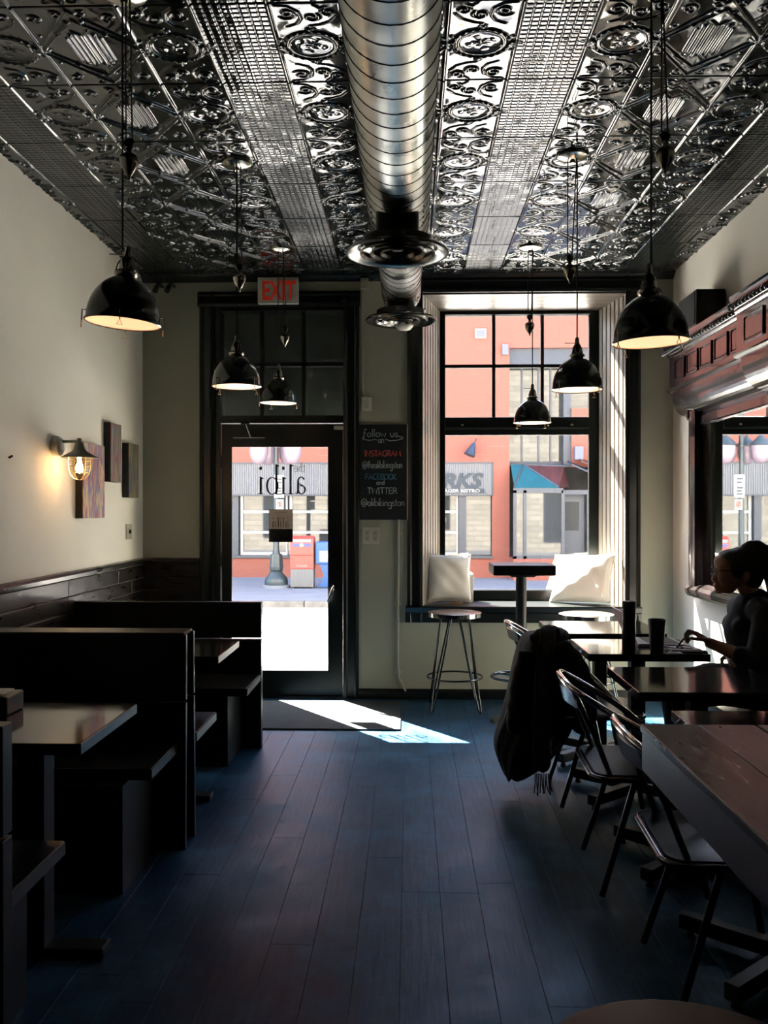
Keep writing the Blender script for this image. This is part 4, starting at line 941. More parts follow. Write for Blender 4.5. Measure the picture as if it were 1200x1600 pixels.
bx('back_cap', 'black_wood', bB, XL+.02, -.955, 3.712, 3.858, .90, .915, bevel=.003)
bC = thing('booth_bench', 'nearest black wooden booth bench, cut off by the picture edge', 'bench', (-1.5, 2.35, 0))
slab_seat(bC, -1.03, 2.20, 2.605); bx('base_panel', 'black_wood', bC, XL+.02, -1.12, 2.2, 2.55, 0, .405)
bx('back_board', 'black_wood', bC, XL+.02, -1.0, 2.14, 2.195, .63, .905, bevel=.003); bx('back_board', 'black_wood', bC, XL+.02, -1.0, 2.14, 2.195, 0, .62, bevel=.003)
def booth_table(x1, y0, y1, label):
    t = thing('booth_table', label, 'table', (-1.45, (y0+y1)/2, 0), 'tables between the booth benches')
    tp = bx('tabletop', 'laminate', t, XL+.02, x1, y0, y1, .715, .75, bevel=.002)
    bx('edge_band', 'edge_band', tp, x1, x1+.003, y0+.002, y1-.002, .717, .748)
    yc = (y0+y1)/2
    bx('pedestal', 'black_iron', t, -1.25, -1.17, yc-.04, yc+.04, .03, .715); bx('foot', 'black_iron', t, -1.50, -.98, yc-.04, yc+.04, 0, .03, bevel=.006)
booth_table(-.895, 4.095, 4.60, 'dark booth table standing farther back, between far and double bench')
booth_table(-.968, 2.565, 3.10, 'near booth table with a glossy top reflecting the cream wall')
nc = thing('napkin_box', 'grey napkin box on the near booth table', 'box', (-1.42, 2.95, .75))
bx('body', 'edge_band', nc, -1.50, -1.335, 2.89, 3.02, .751, .815, bevel=.006); bx('napkins', 'white_card', nc, -1.48, -1.36, 2.91, 3.0, .815, .822)
# door mat
dm = bx('door_mat', 'mat_rubber', None, -1.42, -.06, 5.72, 6.56, .001, .012, loc=(-.74, 6.1, .001)); tag(dm, 'dark ribbed mat on the floor before the street door', 'mat')

# ------------------------------------------------------------------ tables on the right
def cafe_table(x0, x1, y0, y1, label):
    t = thing('cafe_table', label, 'table', ((x0+x1)/2, (y0+y1)/2, 0), 'small square tables along the mirror wall')
    bx('tabletop', 'laminate', t, x0, x1, y0, y1, .715, .75, bevel=.003)
    xc, yc = (x0+x1)/2, (y0+y1)/2
    bx('spider', 'black_iron', t, xc-.14, xc+.14, yc-.14, yc+.14, .700, .715)
    bx('column', 'black_iron', t, xc-.035, xc+.035, yc-.035, yc+.035, .06, .70)
    for k in range(4):
        a = math.atan2(y1-y0, x1-x0); a = [a, PI-a, PI+a, -a][k]
        M = Matrix.Translation((xc, yc, 0)) @ Matrix.Rotation(a, 4, 'Z')
        f_ = MB().box(.03, .36, -.025, .025, .025, .075, M).build('foot', 'black_iron', t, bevel=.005)
        MB().cyl(M @ Vector((.33, 0, 0)), M @ Vector((.33, 0, .025)), .018, .010, 10).build('glide', 'black_iron', f_)
cafe_table(.795, 1.42, 4.91, 5.46, 'empty square table farthest back, next to the window stools')
cafe_table(.852, 1.425, 4.22, 4.71, 'square table with flask, cup and papers before the seated person')
cafe_table(.862, 1.465, 3.345, 3.885, 'empty square table with a red reflection, in front of the seated person')
cafe_table(.893, 1.50, 2.53, 3.045, 'square table mostly hidden behind the big plank table')
pt = thing('plank_table', 'big dark plank table with a deep apron at the right front', 'table', (1.09, 1.6, 0))
X0, X1, Y0, Y1 = .62, 1.55, .55, 2.40
np_ = 6
for k in range(np_):
    a = X0+(X1-X0)*k/np_; b_ = X0+(X1-X0)*(k+1)/np_
    bx('top_plank', 'board_top', pt, a+.0015, b_-.0015, Y0, Y1+.004*(k % 2), .838, .86-.0015*(k % 2), bevel=.004)
m_ = MB(); m_.box(X0+.006, X0+.03, Y0, Y1-.004, .738, .838); m_.box(X1-.03, X1-.006, Y0, Y1-.004, .738, .838); m_.box(X0+.03, X1-.03, Y1-.03, Y1-.006, .738, .838); m_.box(X0+.03, X1-.03, Y0, Y0+.024, .738, .838)
m_.build('apron', 'black_wood', pt)
for y in (2.12, .85):
    bx('column', 'black_iron', pt, 1.12, 1.21, y-.045, y+.045, .05, .838); bx('foot', 'black_iron', pt, .86, 1.47, y-.035, y+.035, 0, .05, bevel=.006)
# wall bench along the mirror wall
wbn = thing('wall_bench', 'low black bench along the mirror wall under the seated person', 'bench', (1.74, 3.3, 0))
bx('seat', 'black_wood', wbn, 1.53, XR-.002, 1.4, 5.28, .41, .45, bevel=.006); bx('base_panel', 'black_wood', wbn, 1.60, XR-.002, 1.42, 5.26, 0, .41)

# ------------------------------------------------------------------ chairs (face +x, seat centre at the origin)
def make_chair():
    t = thing('tube_chair', '', 'chair', (0, 0, 0), 'bent tube chairs along the aisle')
    def rr(hx, hy, r, z, n=5):
        P = []
        for (sx, sy, a0) in ((1, 1, 0), (-1, 1, 90), (-1, -1, 180), (1, -1, 270)):
            for i in range(n+1):
                a = math.radians(a0+90*i/n); P.append((sx*(hx-r)+r*math.cos(a), sy*(hy-r)+r*math.sin(a), z))
        return P
    MB().ring_loft([rr(.200, .205, .05, .437), rr(.205, .21, .055, .443), rr(.203, .208, .05, .452)]).build('seat', 'seat_ply', t, smooth=30)
    MB().tube(rr(.215, .222, .06, .438), .0115, 8, closed=True).build('seat_frame', 'tube_dark', t, smooth=60)
    P = []
    side = [(.13, .225, .45), (.09, .23, .50), (.0, .235, .585), (-.12, .235, .665), (-.22, .225, .725), (-.275, .195, .757), (-.30, .12, .772)]
    P = [(x, y, z) for x, y, z in side] + [(-.308, 0, .777)] + [(x, -y, z) for x, y, z in reversed(side)]
    # smooth the path
    Q = []
    for i in range(len(P)-1):
        p0 = Vector(P[max(i-1, 0)]); p1 = Vector(P[i]); p2 = Vector(P[i+1]); p3 = Vector(P[min(i+2, len(P)-1)])
        for k in range(4):
            u = k/4; Q.append(.5*((2*p1)+(p2-p0)*u+(2*p0-5*p1+4*p2-p3)*u*u+(3*p1-p0-3*p2+p3)*u**3))
    Q.append(Vector(P[-1]))
    MB().tube(Q, .0125, 9).build('hoop_rail', 'chrome', t, smooth=60)
    # curved wooden backrest under the hoop
    rows_ = []
    for i in range(13):
        y = -.19+.38*i/12; cx = -.255-.03*math.cos(y/.19*PI/2)
        rows_.append([(cx-.012, y, .690), (cx, y, .690), (cx-.014, y, .748), (cx-.026, y, .748)])
    MB().ring_loft(rows_).build('backrest', 'seat_ply', t, smooth=40)
    for s_ in (-1, 1):
        MB().tube([(-.15, s_*.20, .445), (-.21, s_*.20, .60), (-.283, s_*.175, .758)], .010, 8).build('back_upright', 'tube_dark', t, smooth=60)
        MB().tube([(-.06, s_*.205, .43), (-.12, s_*.21, .22), (-.185, s_*.225, .008)], .0115, 8).build('leg', 'tube_dark', t, smooth=60)
        MB().tube([(.12, s_*.205, .43), (.16, s_*.21, .22), (.20, s_*.22, .008)], .0115, 8).build('leg', 'tube_dark', t, smooth=60)
    return t
ch = make_chair()
for i, (x, y, a, lab) in enumerate(((.875, 5.16, .02, 'tube chair farthest back, its rail showing left of the coat'), (.92, 4.47, -.03, 'tube chair with the dark coat hung over its back'),
        (.905, 3.50, -.04, 'tube chair in full view before the coat, at the table with red reflection'), (.945, 2.70, -.05, 'nearest tube chair, half under the big plank table'))):
    o = ch if i == 0 else copy_tree(ch)
    o.location = (x, y, 0); o.rotation_euler.z = a; o['label'] = lab
# coat over the second chair's back
ct = thing('coat', 'long dark coat hung over the back of a tube chair', 'coat', (.62, 4.42, .1))
secs = [(.815, .600, .660, .12), (.805, .575, .735, .18), (.770, .555, .800, .215), (.70, .535, .835, .225), (.62, .520, .840, .225), (.52, .505, .832, .222), (.42, .478, .815, .22), (.33, .448, .775, .215), (.26, .428, .725, .20), (.20, .440, .675, .18), (.14, .462, .600, .13), (.085, .486, .525, .05)]
rings = []
nn = 72
rf_ = random.Random(5)
for i, (z, xa, xb, hy) in enumerate(secs):
    fz = (0.82-z)/.72; ring = []
    for j in range(nn):
        a = 2*PI*j/nn
        fold = 1+min(1, fz*1.6)*(.055*math.sin(9*a+1.3*fz)+.05*abs(math.sin(6.5*a+.6+fz))-.02*math.sin(17*a+3*fz))+.02*math.sin(5*a+9*z)
        ex_ = .8
        cx_ = math.copysign(abs(math.cos(a))**ex_, math.cos(a)); sy_ = math.copysign(abs(math.sin(a))**ex_, math.sin(a))
        ring.append(((xa+xb)/2+(xb-xa)/2*cx_*fold, 4.45+hy*sy_*fold, z+.02*fz*math.sin(4*a+1)))
    rings.append(ring)
cbm = MB().ring_loft(rings).build('body', 'jacket', ct, smooth=80)
sm = cbm.modifiers.new('sub', 'SUBSURF'); sm.levels = 1; sm.render_levels = 2
def soft(path, rs, name, n=14, k=.12):
    """bulky cloth roll with creases along it"""
    rings = []
    P = [Vector(p) for p in path]
    Q = []; RR = []
    for i in range(len(P)-1):
        for t in range(5): Q.append(P[i].lerp(P[i+1], t/5)); RR.append(rs[i]+(rs[i+1]-rs[i])*t/5)
    Q.append(P[-1]); RR.append(rs[-1])
    RR = [r*(1+k*math.sin(2.1*i)) for i, r in enumerate(RR)]
    o = MB().tube(Q, RR, n).build(name, 'jacket', ct, smooth=80)
    m_ = o.modifiers.new('sub', 'SUBSURF'); m_.levels = 1; m_.render_levels = 1
soft([(.72, 4.28, .79), (.785, 4.26, .70), (.835, 4.25, .58), (.845, 4.26, .46), (.825, 4.28, .36)], [.045, .060, .062, .058, .046], 'sleeve')
soft([(.565, 4.27, .76), (.535, 4.26, .62), (.52, 4.27, .48), (.51, 4.28, .36)], [.035, .050, .052, .044], 'sleeve')
soft([(.590, 4.30, .805), (.635, 4.27, .832), (.70, 4.30, .835), (.755, 4.38, .815), (.77, 4.48, .79)], [.022, .036, .040, .034, .022], 'hood')
sf = thing('scarf', 'dark fringed scarf hanging over the coat', 'scarf', (.62, 4.2, .1))
P = [(.675, 4.30, .880), (.655, 4.215, .845), (.635, 4.175, .72), (.625, 4.165, .54), (.620, 4.165, .36), (.628, 4.170, .19)]
rings = []
for i, p in enumerate(P):
    w = .040+.006*i/5
    rings.append([(p[0]+w*math.cos(2*PI*j/16), p[1]+.018*math.sin(2*PI*j/16)+.006*math.cos(6*PI*j/16), p[2]) for j in range(16)])
sb = MB().ring_loft(rings).build('body', 'scarf', sf, smooth=80)
sm = sb.modifiers.new('sub', 'SUBSURF'); sm.levels = 1; sm.render_levels = 2
for k in range(11):
    x = .590+.0077*k; MB().tube([(x, 4.170, .195), (x+random.uniform(-.006,.006), 4.168, .145), (x+random.uniform(-.012,.012), 4.170, .085+random.uniform(0,.03))], .0026, 5).build('fringe', 'scarf', sf)

# ------------------------------------------------------------------ bar table and stools
ht = thing('bar_table', 'tall black bar table before the window', 'table', (.755, 6.0, 0))
bx('tabletop', 'black_wood', ht, .552, .962, 5.82, 6.18, 1.0, 1.068, bevel=.006)
MB().extr([(.66, 1.0), (.85, 1.0), (.83, .985), (.68, .985)], 'y', 5.9, 6.1).build('spider', 'black_iron', ht)
MB().cyl((.755, 6.0, .02), (.755, 6.0, .99), .036, n=20).build('column', 'black_iron', ht, smooth=40)
MB().lathe([(.0,.035),(.06,.035),(.20,.014),(.21,0)], (.755, 6.0, 0), 28).build('base_disc', 'dark_metal', ht, smooth=40)
MB().tube([(.755+.20*math.cos(2*PI*i/32), 6.0+.17*math.sin(2*PI*i/32), .305) for i in range(32)], .011, 8, closed=True).build('foot_ring', 'tube_dark', ht, smooth=60)
m_ = MB()
for k in range(3): a = 2*PI*k/3+.4; m_.cyl((.755, 6.0, .305), (.755+.195*math.cos(a), 6.0+.165*math.sin(a), .305), .007, n=6)
m_.build('ring_spokes', 'tube_dark', ht)
def make_stool():
    t = thing('bar_stool', '', 'stool', (0, 0, 0), 'round bar stools at the window')
    MB().lathe([(.0,.700),(.17,.700),(.186,.697),(.19,.690),(.186,.684),(.0,.684)], (0,0,0), 36).build('seat', 'stool_wood', t, smooth=40)
    MB().lathe([(.187,.698),(.193,.697),(.193,.668),(.187,.667)], (0,0,0), 36).build('seat_rim', 'chrome', t, smooth=30)
    for k in range(4):
        a = PI/4+PI/2*k; ca, sa = math.cos(a), math.sin(a); tx, ty = -sa, ca
        MB().tube([(.09*ca+tx*.05, .09*sa+ty*.05, .67), (.235*ca+tx*.012, .235*sa+ty*.012, .03), (.242*ca, .242*sa, .008), (.235*ca-tx*.012, .235*sa-ty*.012, .03), (.09*ca-tx*.05, .09*sa-ty*.05, .67)], .0062, 7).build('hairpin_leg', 'tube_dark', t, smooth=60)
    MB().tube([(.198*math.cos(2*PI*i/36), .198*math.sin(2*PI*i/36), .235) for i in range(36)], .007, 7, closed=True).build('foot_ring', 'tube_dark', t, smooth=60)
    return t
st = make_stool(); st.location = (.325, 6.36, 0); st['label'] = 'bar stool with hairpin legs standing clear, below the left window cushion'
s2 = copy_tree(st); s2.location = (1.25, 6.28, 0); s2.rotation_euler.z = .3; s2['label'] = 'bar stool behind the small tables, its sunlit seat below the right cushion'
rs = thing('round_stool', 'round dark stool top cut off at the bottom edge', 'stool', (.345, 1.06, 0))
MB().lathe([(.0,.752),(.185,.752),(.198,.746),(.202,.735),(.196,.722),(.0,.722)], (.345, 1.06, 0), 40).build('seat', 'stool_vinyl', rs, smooth=40)
for k in range(4):
    a = PI/4+PI/2*k; MB().cyl((.345+.13*math.cos(a), 1.06+.13*math.sin(a), .722), (.345+.19*math.cos(a), 1.06+.19*math.sin(a), 0), .012, n=8).build('leg', 'tube_dark', rs)
MB().tube([(.345+.175*math.cos(2*PI*i/28), 1.06+.175*math.sin(2*PI*i/28), .26) for i in range(28)], .007, 7, closed=True).build('foot_ring', 'tube_dark', rs)

# ------------------------------------------------------------------ window seat: cushions and small things
def cushion(loc, w, h, th, rz, rx, ry, label, seed):
    rnd = random.Random(seed); n = 22; ph = [rnd.uniform(0, 6) for _ in range(6)]
    def pt(u, v, s_):
        k = (max(0, 1-abs(u)**2.6)*max(0, 1-abs(v)**2.6))**.5
        pin = 1-.085*(1-abs(u)**2)*abs(v)**3; pin2 = 1-.085*(1-abs(v)**2)*abs(u)**3
        x = u*w/2*pin2; z = v*h/2*pin
        y = s_*th/2*k*(1+.09*math.sin(5*u+ph[0])*math.sin(4*v+ph[1])+.05*math.sin(9*u*v+ph[2])+.05*math.sin(8*(u+v)+ph[3]))
        return (x, y, z)
    mb = MB()
    for s_ in (-1, 1):
        g_ = [[pt(-1+2*i/n, -1+2*j/n, s_) for j in range(n+1)] for i in range(n+1)]
        k = len(mb.v); mb.v += [p for r in g_ for p in r]
        for i in range(n):
            for j in range(n): a = k+i*(n+1)+j; mb.f.append((a, a+1, a+n+2, a+n+1))
    t = thing('cushion', label, 'cushion', loc, 'white cushions on the window seat')
    ORG[t] = (0, 0, 0)
    M = Matrix.Rotation(rz, 4, 'Z') @ Matrix.Rotation(rx, 4, 'X') @ Matrix.Rotation(ry, 4, 'Y')
    bod = mb.xf(M).build('cover', 'pillow_cloth', t, smooth=70)
    edge = [pt(u, v, 0) for u, v in [(-1+2*i/n, -1) for i in range(n)]+[(1, -1+2*i/n) for i in range(n)]+[(1-2*i/n, 1) for i in range(n)]+[(-1, 1-2*i/n) for i in range(n)]]
    MB().tube(edge, .004, 5, closed=True).xf(M).build('piping', 'pillow_cloth', bod)
    zmin = min(p[2] for p in mb.v); t.location = (loc[0], loc[1], loc[2]-zmin)
cushion((.305, 6.87, .708), .37, .38, .13, .30, -.22, .05, 'white cushion in shade at the left end of the window seat', 1)
cushion((1.335, 6.87, .708), .50, .40, .14, -.62, -.42, -.06, 'white sunlit cushion at the right end of the window seat', 2)
o = bx('yellow_box', 'yellow_box', None, .315, .405, 6.985, 7.03, .708, 1.075, loc=(.36, 7.0, .708), bevel=.004); tag(o, 'yellow topped box peeking over the left cushion', 'box')
o = bx('game_box', 'white_card', None, .44, .50, 6.95, 7.04, .708, .93, loc=(.47, 7.0, .708), bevel=.003); tag(o, 'white box standing right of the left cushion', 'box')
o = bx('game_box', 'orange_card', None, .415, .455, 6.93, 6.948, .708, 1.03, loc=(.43, 6.94, .708), bevel=.003); tag(o, 'slim orange box between yellow box and white box', 'box')

# ------------------------------------------------------------------ mahogany mirror on the right wall
mr_ = thing('mirror_cabinet', 'tall mahogany wall mirror with a panelled cornice', 'mirror', (XR, 4.2, .9))
CF = 1.835; YE, YS, YN = 6.32, 4.87, 2.3
bx('mirror_glass', 'mirror', mr_, 1.952, 1.958, 4.80, 5.93, .935, 2.06); bx('mirror_glass', 'mirror', mr_, 1.952, 1.958, 3.3, 4.70, .935, 2.06); bx('mirror_glass', 'mirror', mr_, 1.952, 1.958, 2.35, 3.2, .935, 2.06)
bx('backboard', 'mahogany_dark', mr_, 1.958, XR-.001, YN, 6.10, .85, 2.55)
bx('frieze', 'mahogany', mr_, CF, XR-.001, YS, YE-.02, 2.285, 2.50); bx('frieze', 'mahogany_dark', mr_, CF-.055, XR-.001, YN, YS, 2.285, 2.50)
def cornice(xf, y0, y1):
    P = [(XR-.001, 2.50), (xf, 2.50), (xf-.008, 2.51), (xf-.012, 2.525), (xf-.03, 2.545), (xf-.034, 2.565), (xf-.040, 2.575), (xf-.040, 2.59), (XR-.001, 2.59)]
    MB().extr(P, 'y', y0, y1).build('cornice', 'mahogany_dark', mr_)
    P = [(XR-.001, 2.285), (xf, 2.285), (xf-.014, 2.28), (xf-.018, 2.268), (xf-.006, 2.258), (XR-.001, 2.258)]
    MB().extr(P, 'y', y0, y1).build('bed_moulding', 'mahogany_dark', mr_)
    P = [(XR-.001, 2.258), (xf+.006, 2.258)] + [(xf+.006+.10*(1-math.cos(q)), 2.258-.17*math.sin(q)) for q in [PI/2*i/10 for i in range(11)]] + [(1.95, 2.06), (XR-.001, 2.06)]
    MB().extr(P, 'y', y0, y1-.05).build('cove', 'mahogany_dark', mr_)
cornice(CF, YS, YE); cornice(CF-.055, YN, YS)
off = Vector(ORG[mr_])
bd_me = MB().ell((0, 0, 0), .017, .018, .027, 8, 6)
bd = None
k = 0; y = YE-.01
while y > 4.0:
    xf = CF if y > YS else CF-.055
    if bd is None:
        me = bpy.data.meshes.new('cornice_bead'); me.from_pydata(bd_me.v, [], bd_me.f); me.materials.append(MATS['mahogany_dark']); me.polygons.foreach_set('use_smooth', [True]*len(me.polygons)); bd = me
    o = bpy.data.objects.new('cornice_bead', bd); COL.objects.link(o); o.parent = mr_
    o.location = Vector((xf-.033, y, 2.536))-off; o.rotation_euler = (.5, .6, 0); y -= .050
def panel(xf, y0, y1, z0, z1):
    m_ = MB(); e = .012
    for (a, b_, c_, d_) in ((y0, y1, z0, z0+e), (y0, y1, z1-e, z1), (y0, y0+e, z0+e, z1-e), (y1-e, y1, z0+e, z1-e)):
        m_.box(xf-.010, xf+.002, a, b_, c_, d_)
    p = m_.build('panel_moulding', 'mahogany_dark', mr_, bevel=.003)
    bx('raised_panel', 'mahogany', p, xf-.005, xf+.002, y0+e+.006, y1-e-.006, z0+e+.006, z1-e-.006, bevel=.003)
for (a, b_) in ((1051, 1066), (1069.5, 1086), (1090, 1107.5), (1112, 1132), (1137, 1159)):
    panel(CF, CF*1380/(b_-640), CF*1380/(a-640), 2.32, 2.465)
for k in range(5): panel(CF-.055, YS-.12-.34*k-.26, YS-.12-.34*k, 2.32, 2.465)
# frame: end stile, rails
MB().extr([(1.90, 5.95), (1.895, 5.98), (1.905, 6.0), (1.895, 6.03), (1.90, 6.08), (XR-.001, 6.10), (XR-.001, 5.93), (1.945, 5.93)], 'z', .85, 2.10).build('end_stile', 'mahogany_dark', mr_, smooth=30)
MB().tube([(1.90, 6.06, 2.05), (1.90, 6.08, 2.14), (1.895, 6.14, 2.21), (1.88, 6.22, 2.25), (1.85, 6.27, 2.262)], [.016,.018,.018,.018,.014], 8).build('bracket_scroll', 'mahogany_dark', mr_, smooth=60)
for (y0, y1) in ((4.70, 4.80), (3.2, 3.3), (2.3, 2.35)): bx('stile', 'mahogany_dark', mr_, 1.925, 1.958, y0, y1, .85, 2.06, bevel=.006)
bx('top_rail', 'mahogany', mr_, 1.93, 1.958, YN, 5.93, 2.0, 2.06, bevel=.004)
MB().extr([(XR-.001, .85), (1.90, .85), (1.885, .87), (1.88, .90), (1.90, .92), (1.945, .94), (XR-.001, .94)], 'y', YN, 6.10).build('bottom_ledge', 'mahogany_dark', mr_)
m_ = MB()
for i in range(60): m_.ell((1.929, 5.90-.03*i, 2.005), .005, .005, .005, 6, 4)
m_.build('bead_row', 'mahogany_dark', mr_)['kind'] = 'stuff'
spk = thing('loudspeaker', 'black loudspeaker standing on the mahogany cornice', 'loudspeaker', (1.885, 5.76, 2.591))
bx('cabinet', 'speaker_black', spk, 1.79, 1.972, 5.58, 5.94, 2.591, 2.815, bevel=.006); bx('grille', 'felt', spk, 1.786, 1.79, 5.60, 5.92, 2.605, 2.80)

# ------------------------------------------------------------------ things on the table
def jar(name, prof, x, y, m, label, cat): 
    o = MB().lathe(prof, (x, y, .751), 28).build(name, m, None, (x, y, .751), smooth=40); return tag(o, label, cat)
fk = thing('flask', 'tall slim black flask on the table of the seated person', 'flask', (1.052, 4.27, .751))
MB().lathe([(.0,0),(.030,0),(.032,.004),(.032,.205)], (1.052, 4.27, .751), 28).build('body', 'flask_black', fk, smooth=40)
MB().lathe([(.032,.207),(.0325,.21),(.0325,.238),(.029,.246),(.0,.247)], (1.052, 4.27, .751), 28).build('lid', 'black_plastic', fk, smooth=40)
cp = thing('travel_cup', 'black tapered cup right of the tall flask', 'cup', (1.188, 4.28, .751))
MB().lathe([(.0,0),(.030,0),(.032,.004),(.041,.150),(.042,.158),(.038,.158),(.036,.15),(.0,.148)], (1.188, 4.28, .751), 28).build('body', 'black_plastic', cp, smooth=40)
lt = thing('laptop', 'open grey laptop behind the black cup', 'laptop', (1.22, 4.50, .751))
bx('base', 'laptop_grey', lt, 1.14, 1.37, 4.44, 4.68, .751, .766, bevel=.003); bx('keyboard', 'black_plastic', lt, 1.20, 1.35, 4.46, 4.66, .766, .768)
M = Matrix.Translation((1.14, 4.56, .766)) @ Matrix.Rotation(-.42, 4, 'Y')
sc_ = MB().box(-.006, 0, -.12, .12, 0, .175, M).build('screen_lid', 'laptop_grey', lt, bevel=.002)
MB().box(0, .001, -.11, .11, .008, .165, M).build('screen', 'black_plastic', sc_)
def sheet(name, x0, x1, y0, y1, z, th, rz, m, label, cat):
    cx_, cy_ = (x0+x1)/2, (y0+y1)/2
    M = Matrix.Translation((cx_, cy_, 0)) @ Matrix.Rotation(rz, 4, 'Z')
    o = MB().box(x0-cx_, x1-cx_, y0-cy_, y1-cy_, z, z+th, M).build(name, m, None, (cx_, cy_, z)); return tag(o, label, cat)
sheet('notepad', 1.255, 1.405, 4.30, 4.43, .751, .010, .12, 'paper', 'white notepad under the hand of the seated person', 'notepad')
sheet('paper_sheet', 1.24, 1.38, 4.235, 4.285, .751, .002, -.1, 'paper', 'loose paper at the table edge nearest the aisle table', 'paper')
sheet('phone', 1.30, 1.415, 4.228, 4.283, .7535, .009, -.08, 'black_plastic', 'black phone lying on the loose paper', 'phone')
gl = thing('earphone_cable', 'tangle of black earphone cable on the notepad', 'cable', (1.28, 4.33, .762))
MB().tube([(1.24+.075*math.sin(i*.55)+.004*i, 4.33+.045*math.sin(i*.8+1), .764+.006*abs(math.sin(i*.9))) for i in range(18)], .0022, 5).build('cable', 'black_plastic', gl)

# ------------------------------------------------------------------ the seated person
pe = thing('person', 'person with ponytail and glasses in a dark top, leaning over papers', 'person', (1.72, 4.46, .452))
Yp = 4.46
def remesh(mb, name, m, parent, voxel, smooth=6):
    ob = mb.build('tmp', m, None); 
    r_ = ob.modifiers.new('r', 'REMESH'); r_.mode = 'VOXEL'; r_.voxel_size = voxel; r_.use_smooth_shade = True
    s_ = ob.modifiers.new('s', 'SMOOTH'); s_.iterations = smooth; s_.factor = .5
    dg = bpy.context.evaluated_depsgraph_get(); me = bpy.data.meshes.new_from_object(ob.evaluated_get(dg))
    bpy.data.objects.remove(ob)
    o = ORG.get(parent, (0,0,0)); me.transform(Matrix.Translation(-Vector(o))); me.name = name
    me.materials.clear(); me.materials.append(MATS[m]); me.polygons.foreach_set('use_smooth', [True]*len(me.polygons))
    ob = bpy.data.objects.new(name, me); COL.objects.link(ob); ob.parent = parent; ORG[ob] = o; return ob
def limb(mb, pts, rs, n=14):
    for i in range(len(pts)-1): mb.cyl(pts[i], pts[i+1], rs[i], rs[i+1], n)
    for p, r in zip(pts, rs): mb.ell(p, r, r, r, n, 8)
def rotm(a): return Matrix.Rotation(a, 3, 'Y')
b_ = MB()
# head: skull, face, jaw, nose, lips, chin, ear, eyes; tilted a little forward (faces -x)
HX, HZ = 1.642, 1.128
tl = rotm(-.12)
b_.ell((HX+.012, Yp, HZ+.015), .098, .076, .098, 24, 16)
b_.ell((HX-.048, Yp, HZ-.010), .068, .062, .088, 20, 14, tl)
b_.ell((HX-.058, Yp, HZ-.072), .052, .048, .042, 18, 12, tl)       # jaw
b_.ell((HX-.098, Yp, HZ-.099), .021, .022, .017, 12, 8)             # chin
b_.ell((HX-.100, Yp, HZ+.028), .014, .044, .014, 12, 8); b_.ell((HX-.062, Yp, HZ+.045), .058, .058, .050, 16, 10)             # brow
b_.cyl((HX-.106, Yp, HZ+.008), (HX-.120, Yp, HZ-.040), .009, .014, 10); b_.ell((HX-.121, Yp, HZ-.043), .013, .013, .011, 12, 8)
for s_ in (-1, 1): b_.ell((HX-.115, Yp+s_*.011, HZ-.049), .009, .008, .007, 10, 6); b_.ell((HX-.092, Yp+s_*.032, HZ-.03), .020, .020, .018, 10, 8)
b_.ell((HX-.112, Yp, HZ-.068), .012, .022, .006, 12, 8); b_.ell((HX-.110, Yp, HZ-.079), .012, .018, .007, 12, 8)
for s_ in (-1, 1):
    b_.ell((HX+.010, Yp+s_*.076, HZ-.018), .018, .008, .028, 12, 8)
    b_.ell((HX-.098, Yp+s_*.031, HZ+.004), .010, .014, .008, 10, 6)
limb(b_, [(HX+.03, Yp, HZ-.05), (HX+.065, Yp, HZ-.13), (HX+.085, Yp, HZ-.19)], [.048, .046, .056])
# torso, hips, thighs, shins, feet
limb(b_, [(1.725, Yp, .93), (1.705, Yp, .82), (1.735, Yp, .66), (1.755, Yp, .565)], [.105, .115, .105, .108], 20)
for s_ in (-1, 1):
    limb(b_, [(1.715, Yp+s_*.10, .93), (1.715, Yp+s_*.165, .925)], [.07, .058])
    limb(b_, [(1.745, Yp+s_*.085, .55), (1.53, Yp+s_*.09, .565), (1.345, Yp+s_*.095, .53)], [.095, .080, .058])
    limb(b_, [(1.345, Yp+s_*.095, .525), (1.37, Yp+s_*.095, .30), (1.375, Yp+s_*.095, .075)], [.056, .050, .034])
    limb(b_, [(1.385, Yp+s_*.095, .050), (1.31, Yp+s_*.10, .035), (1.255, Yp+s_*.105, .030)], [.036, .032, .024])
# arms: near arm lifted over the notepad, far arm resting on the table
near = [(1.715, Yp-.175, .925), (1.635, Yp-.245, .715), (1.455, Yp-.135, .790)]
far = [(1.715, Yp+.175, .925), (1.73, Yp+.235, .70), (1.645, Yp+.11, .695)]
for A in (near, far): limb(b_, A, [.055, .042, .026])
# hands
def hand(mb, w, d, up, side, curl):
    w = Vector(w); d = Vector(d).normalized(); up = Vector(up).normalized(); sd = d.cross(up).normalized()*side; up = sd.cross(d).normalized()*side
    mb_palm = [w, w+d*.045, w+d*.085]
    for off in (-.026, -.009, .009, .026): limb(mb, [w+sd*off*.5, w+d*.04+sd*off*.9, w+d*.082+sd*off], [.014, .014, .0115], 10)
    for k, (off, L) in enumerate(((-.028, .078), (-.010, .088), (.010, .082), (.027, .064))):
        p = w+d*.085+sd*off; c1, c2_, c3 = curl[k]; q = [p]; ang = 0
        for seg, c_ in ((.46, c1), (.30, c2_), (.24, c3)):
            ang += c_; p = p+(d*math.cos(ang)-up*math.sin(ang))*L*seg; q.append(p)
        limb(mb, q, [.0098, .0090, .0082, .0070], 10)
    t0 = w+d*.028-sd*.026; t1 = t0+(d*.55-sd*.7-up*.3).normalized()*.036; t2 = t1+(d*.85-sd*.1-up*.5).normalized()*.030; t3 = t2+(d*.8+sd*.3-up*.45).normalized()*.024
    limb(mb, [t0, t1, t2, t3], [.0125, .0110, .0095, .0080], 10)
hand(b_, near[-1], (-.74, .12, .52), (.52, .0, .74), 1, [(.35, 1.15, .7), (.7, 1.2, .7), (.85, 1.2, .7), (.95, 1.2, .7)])
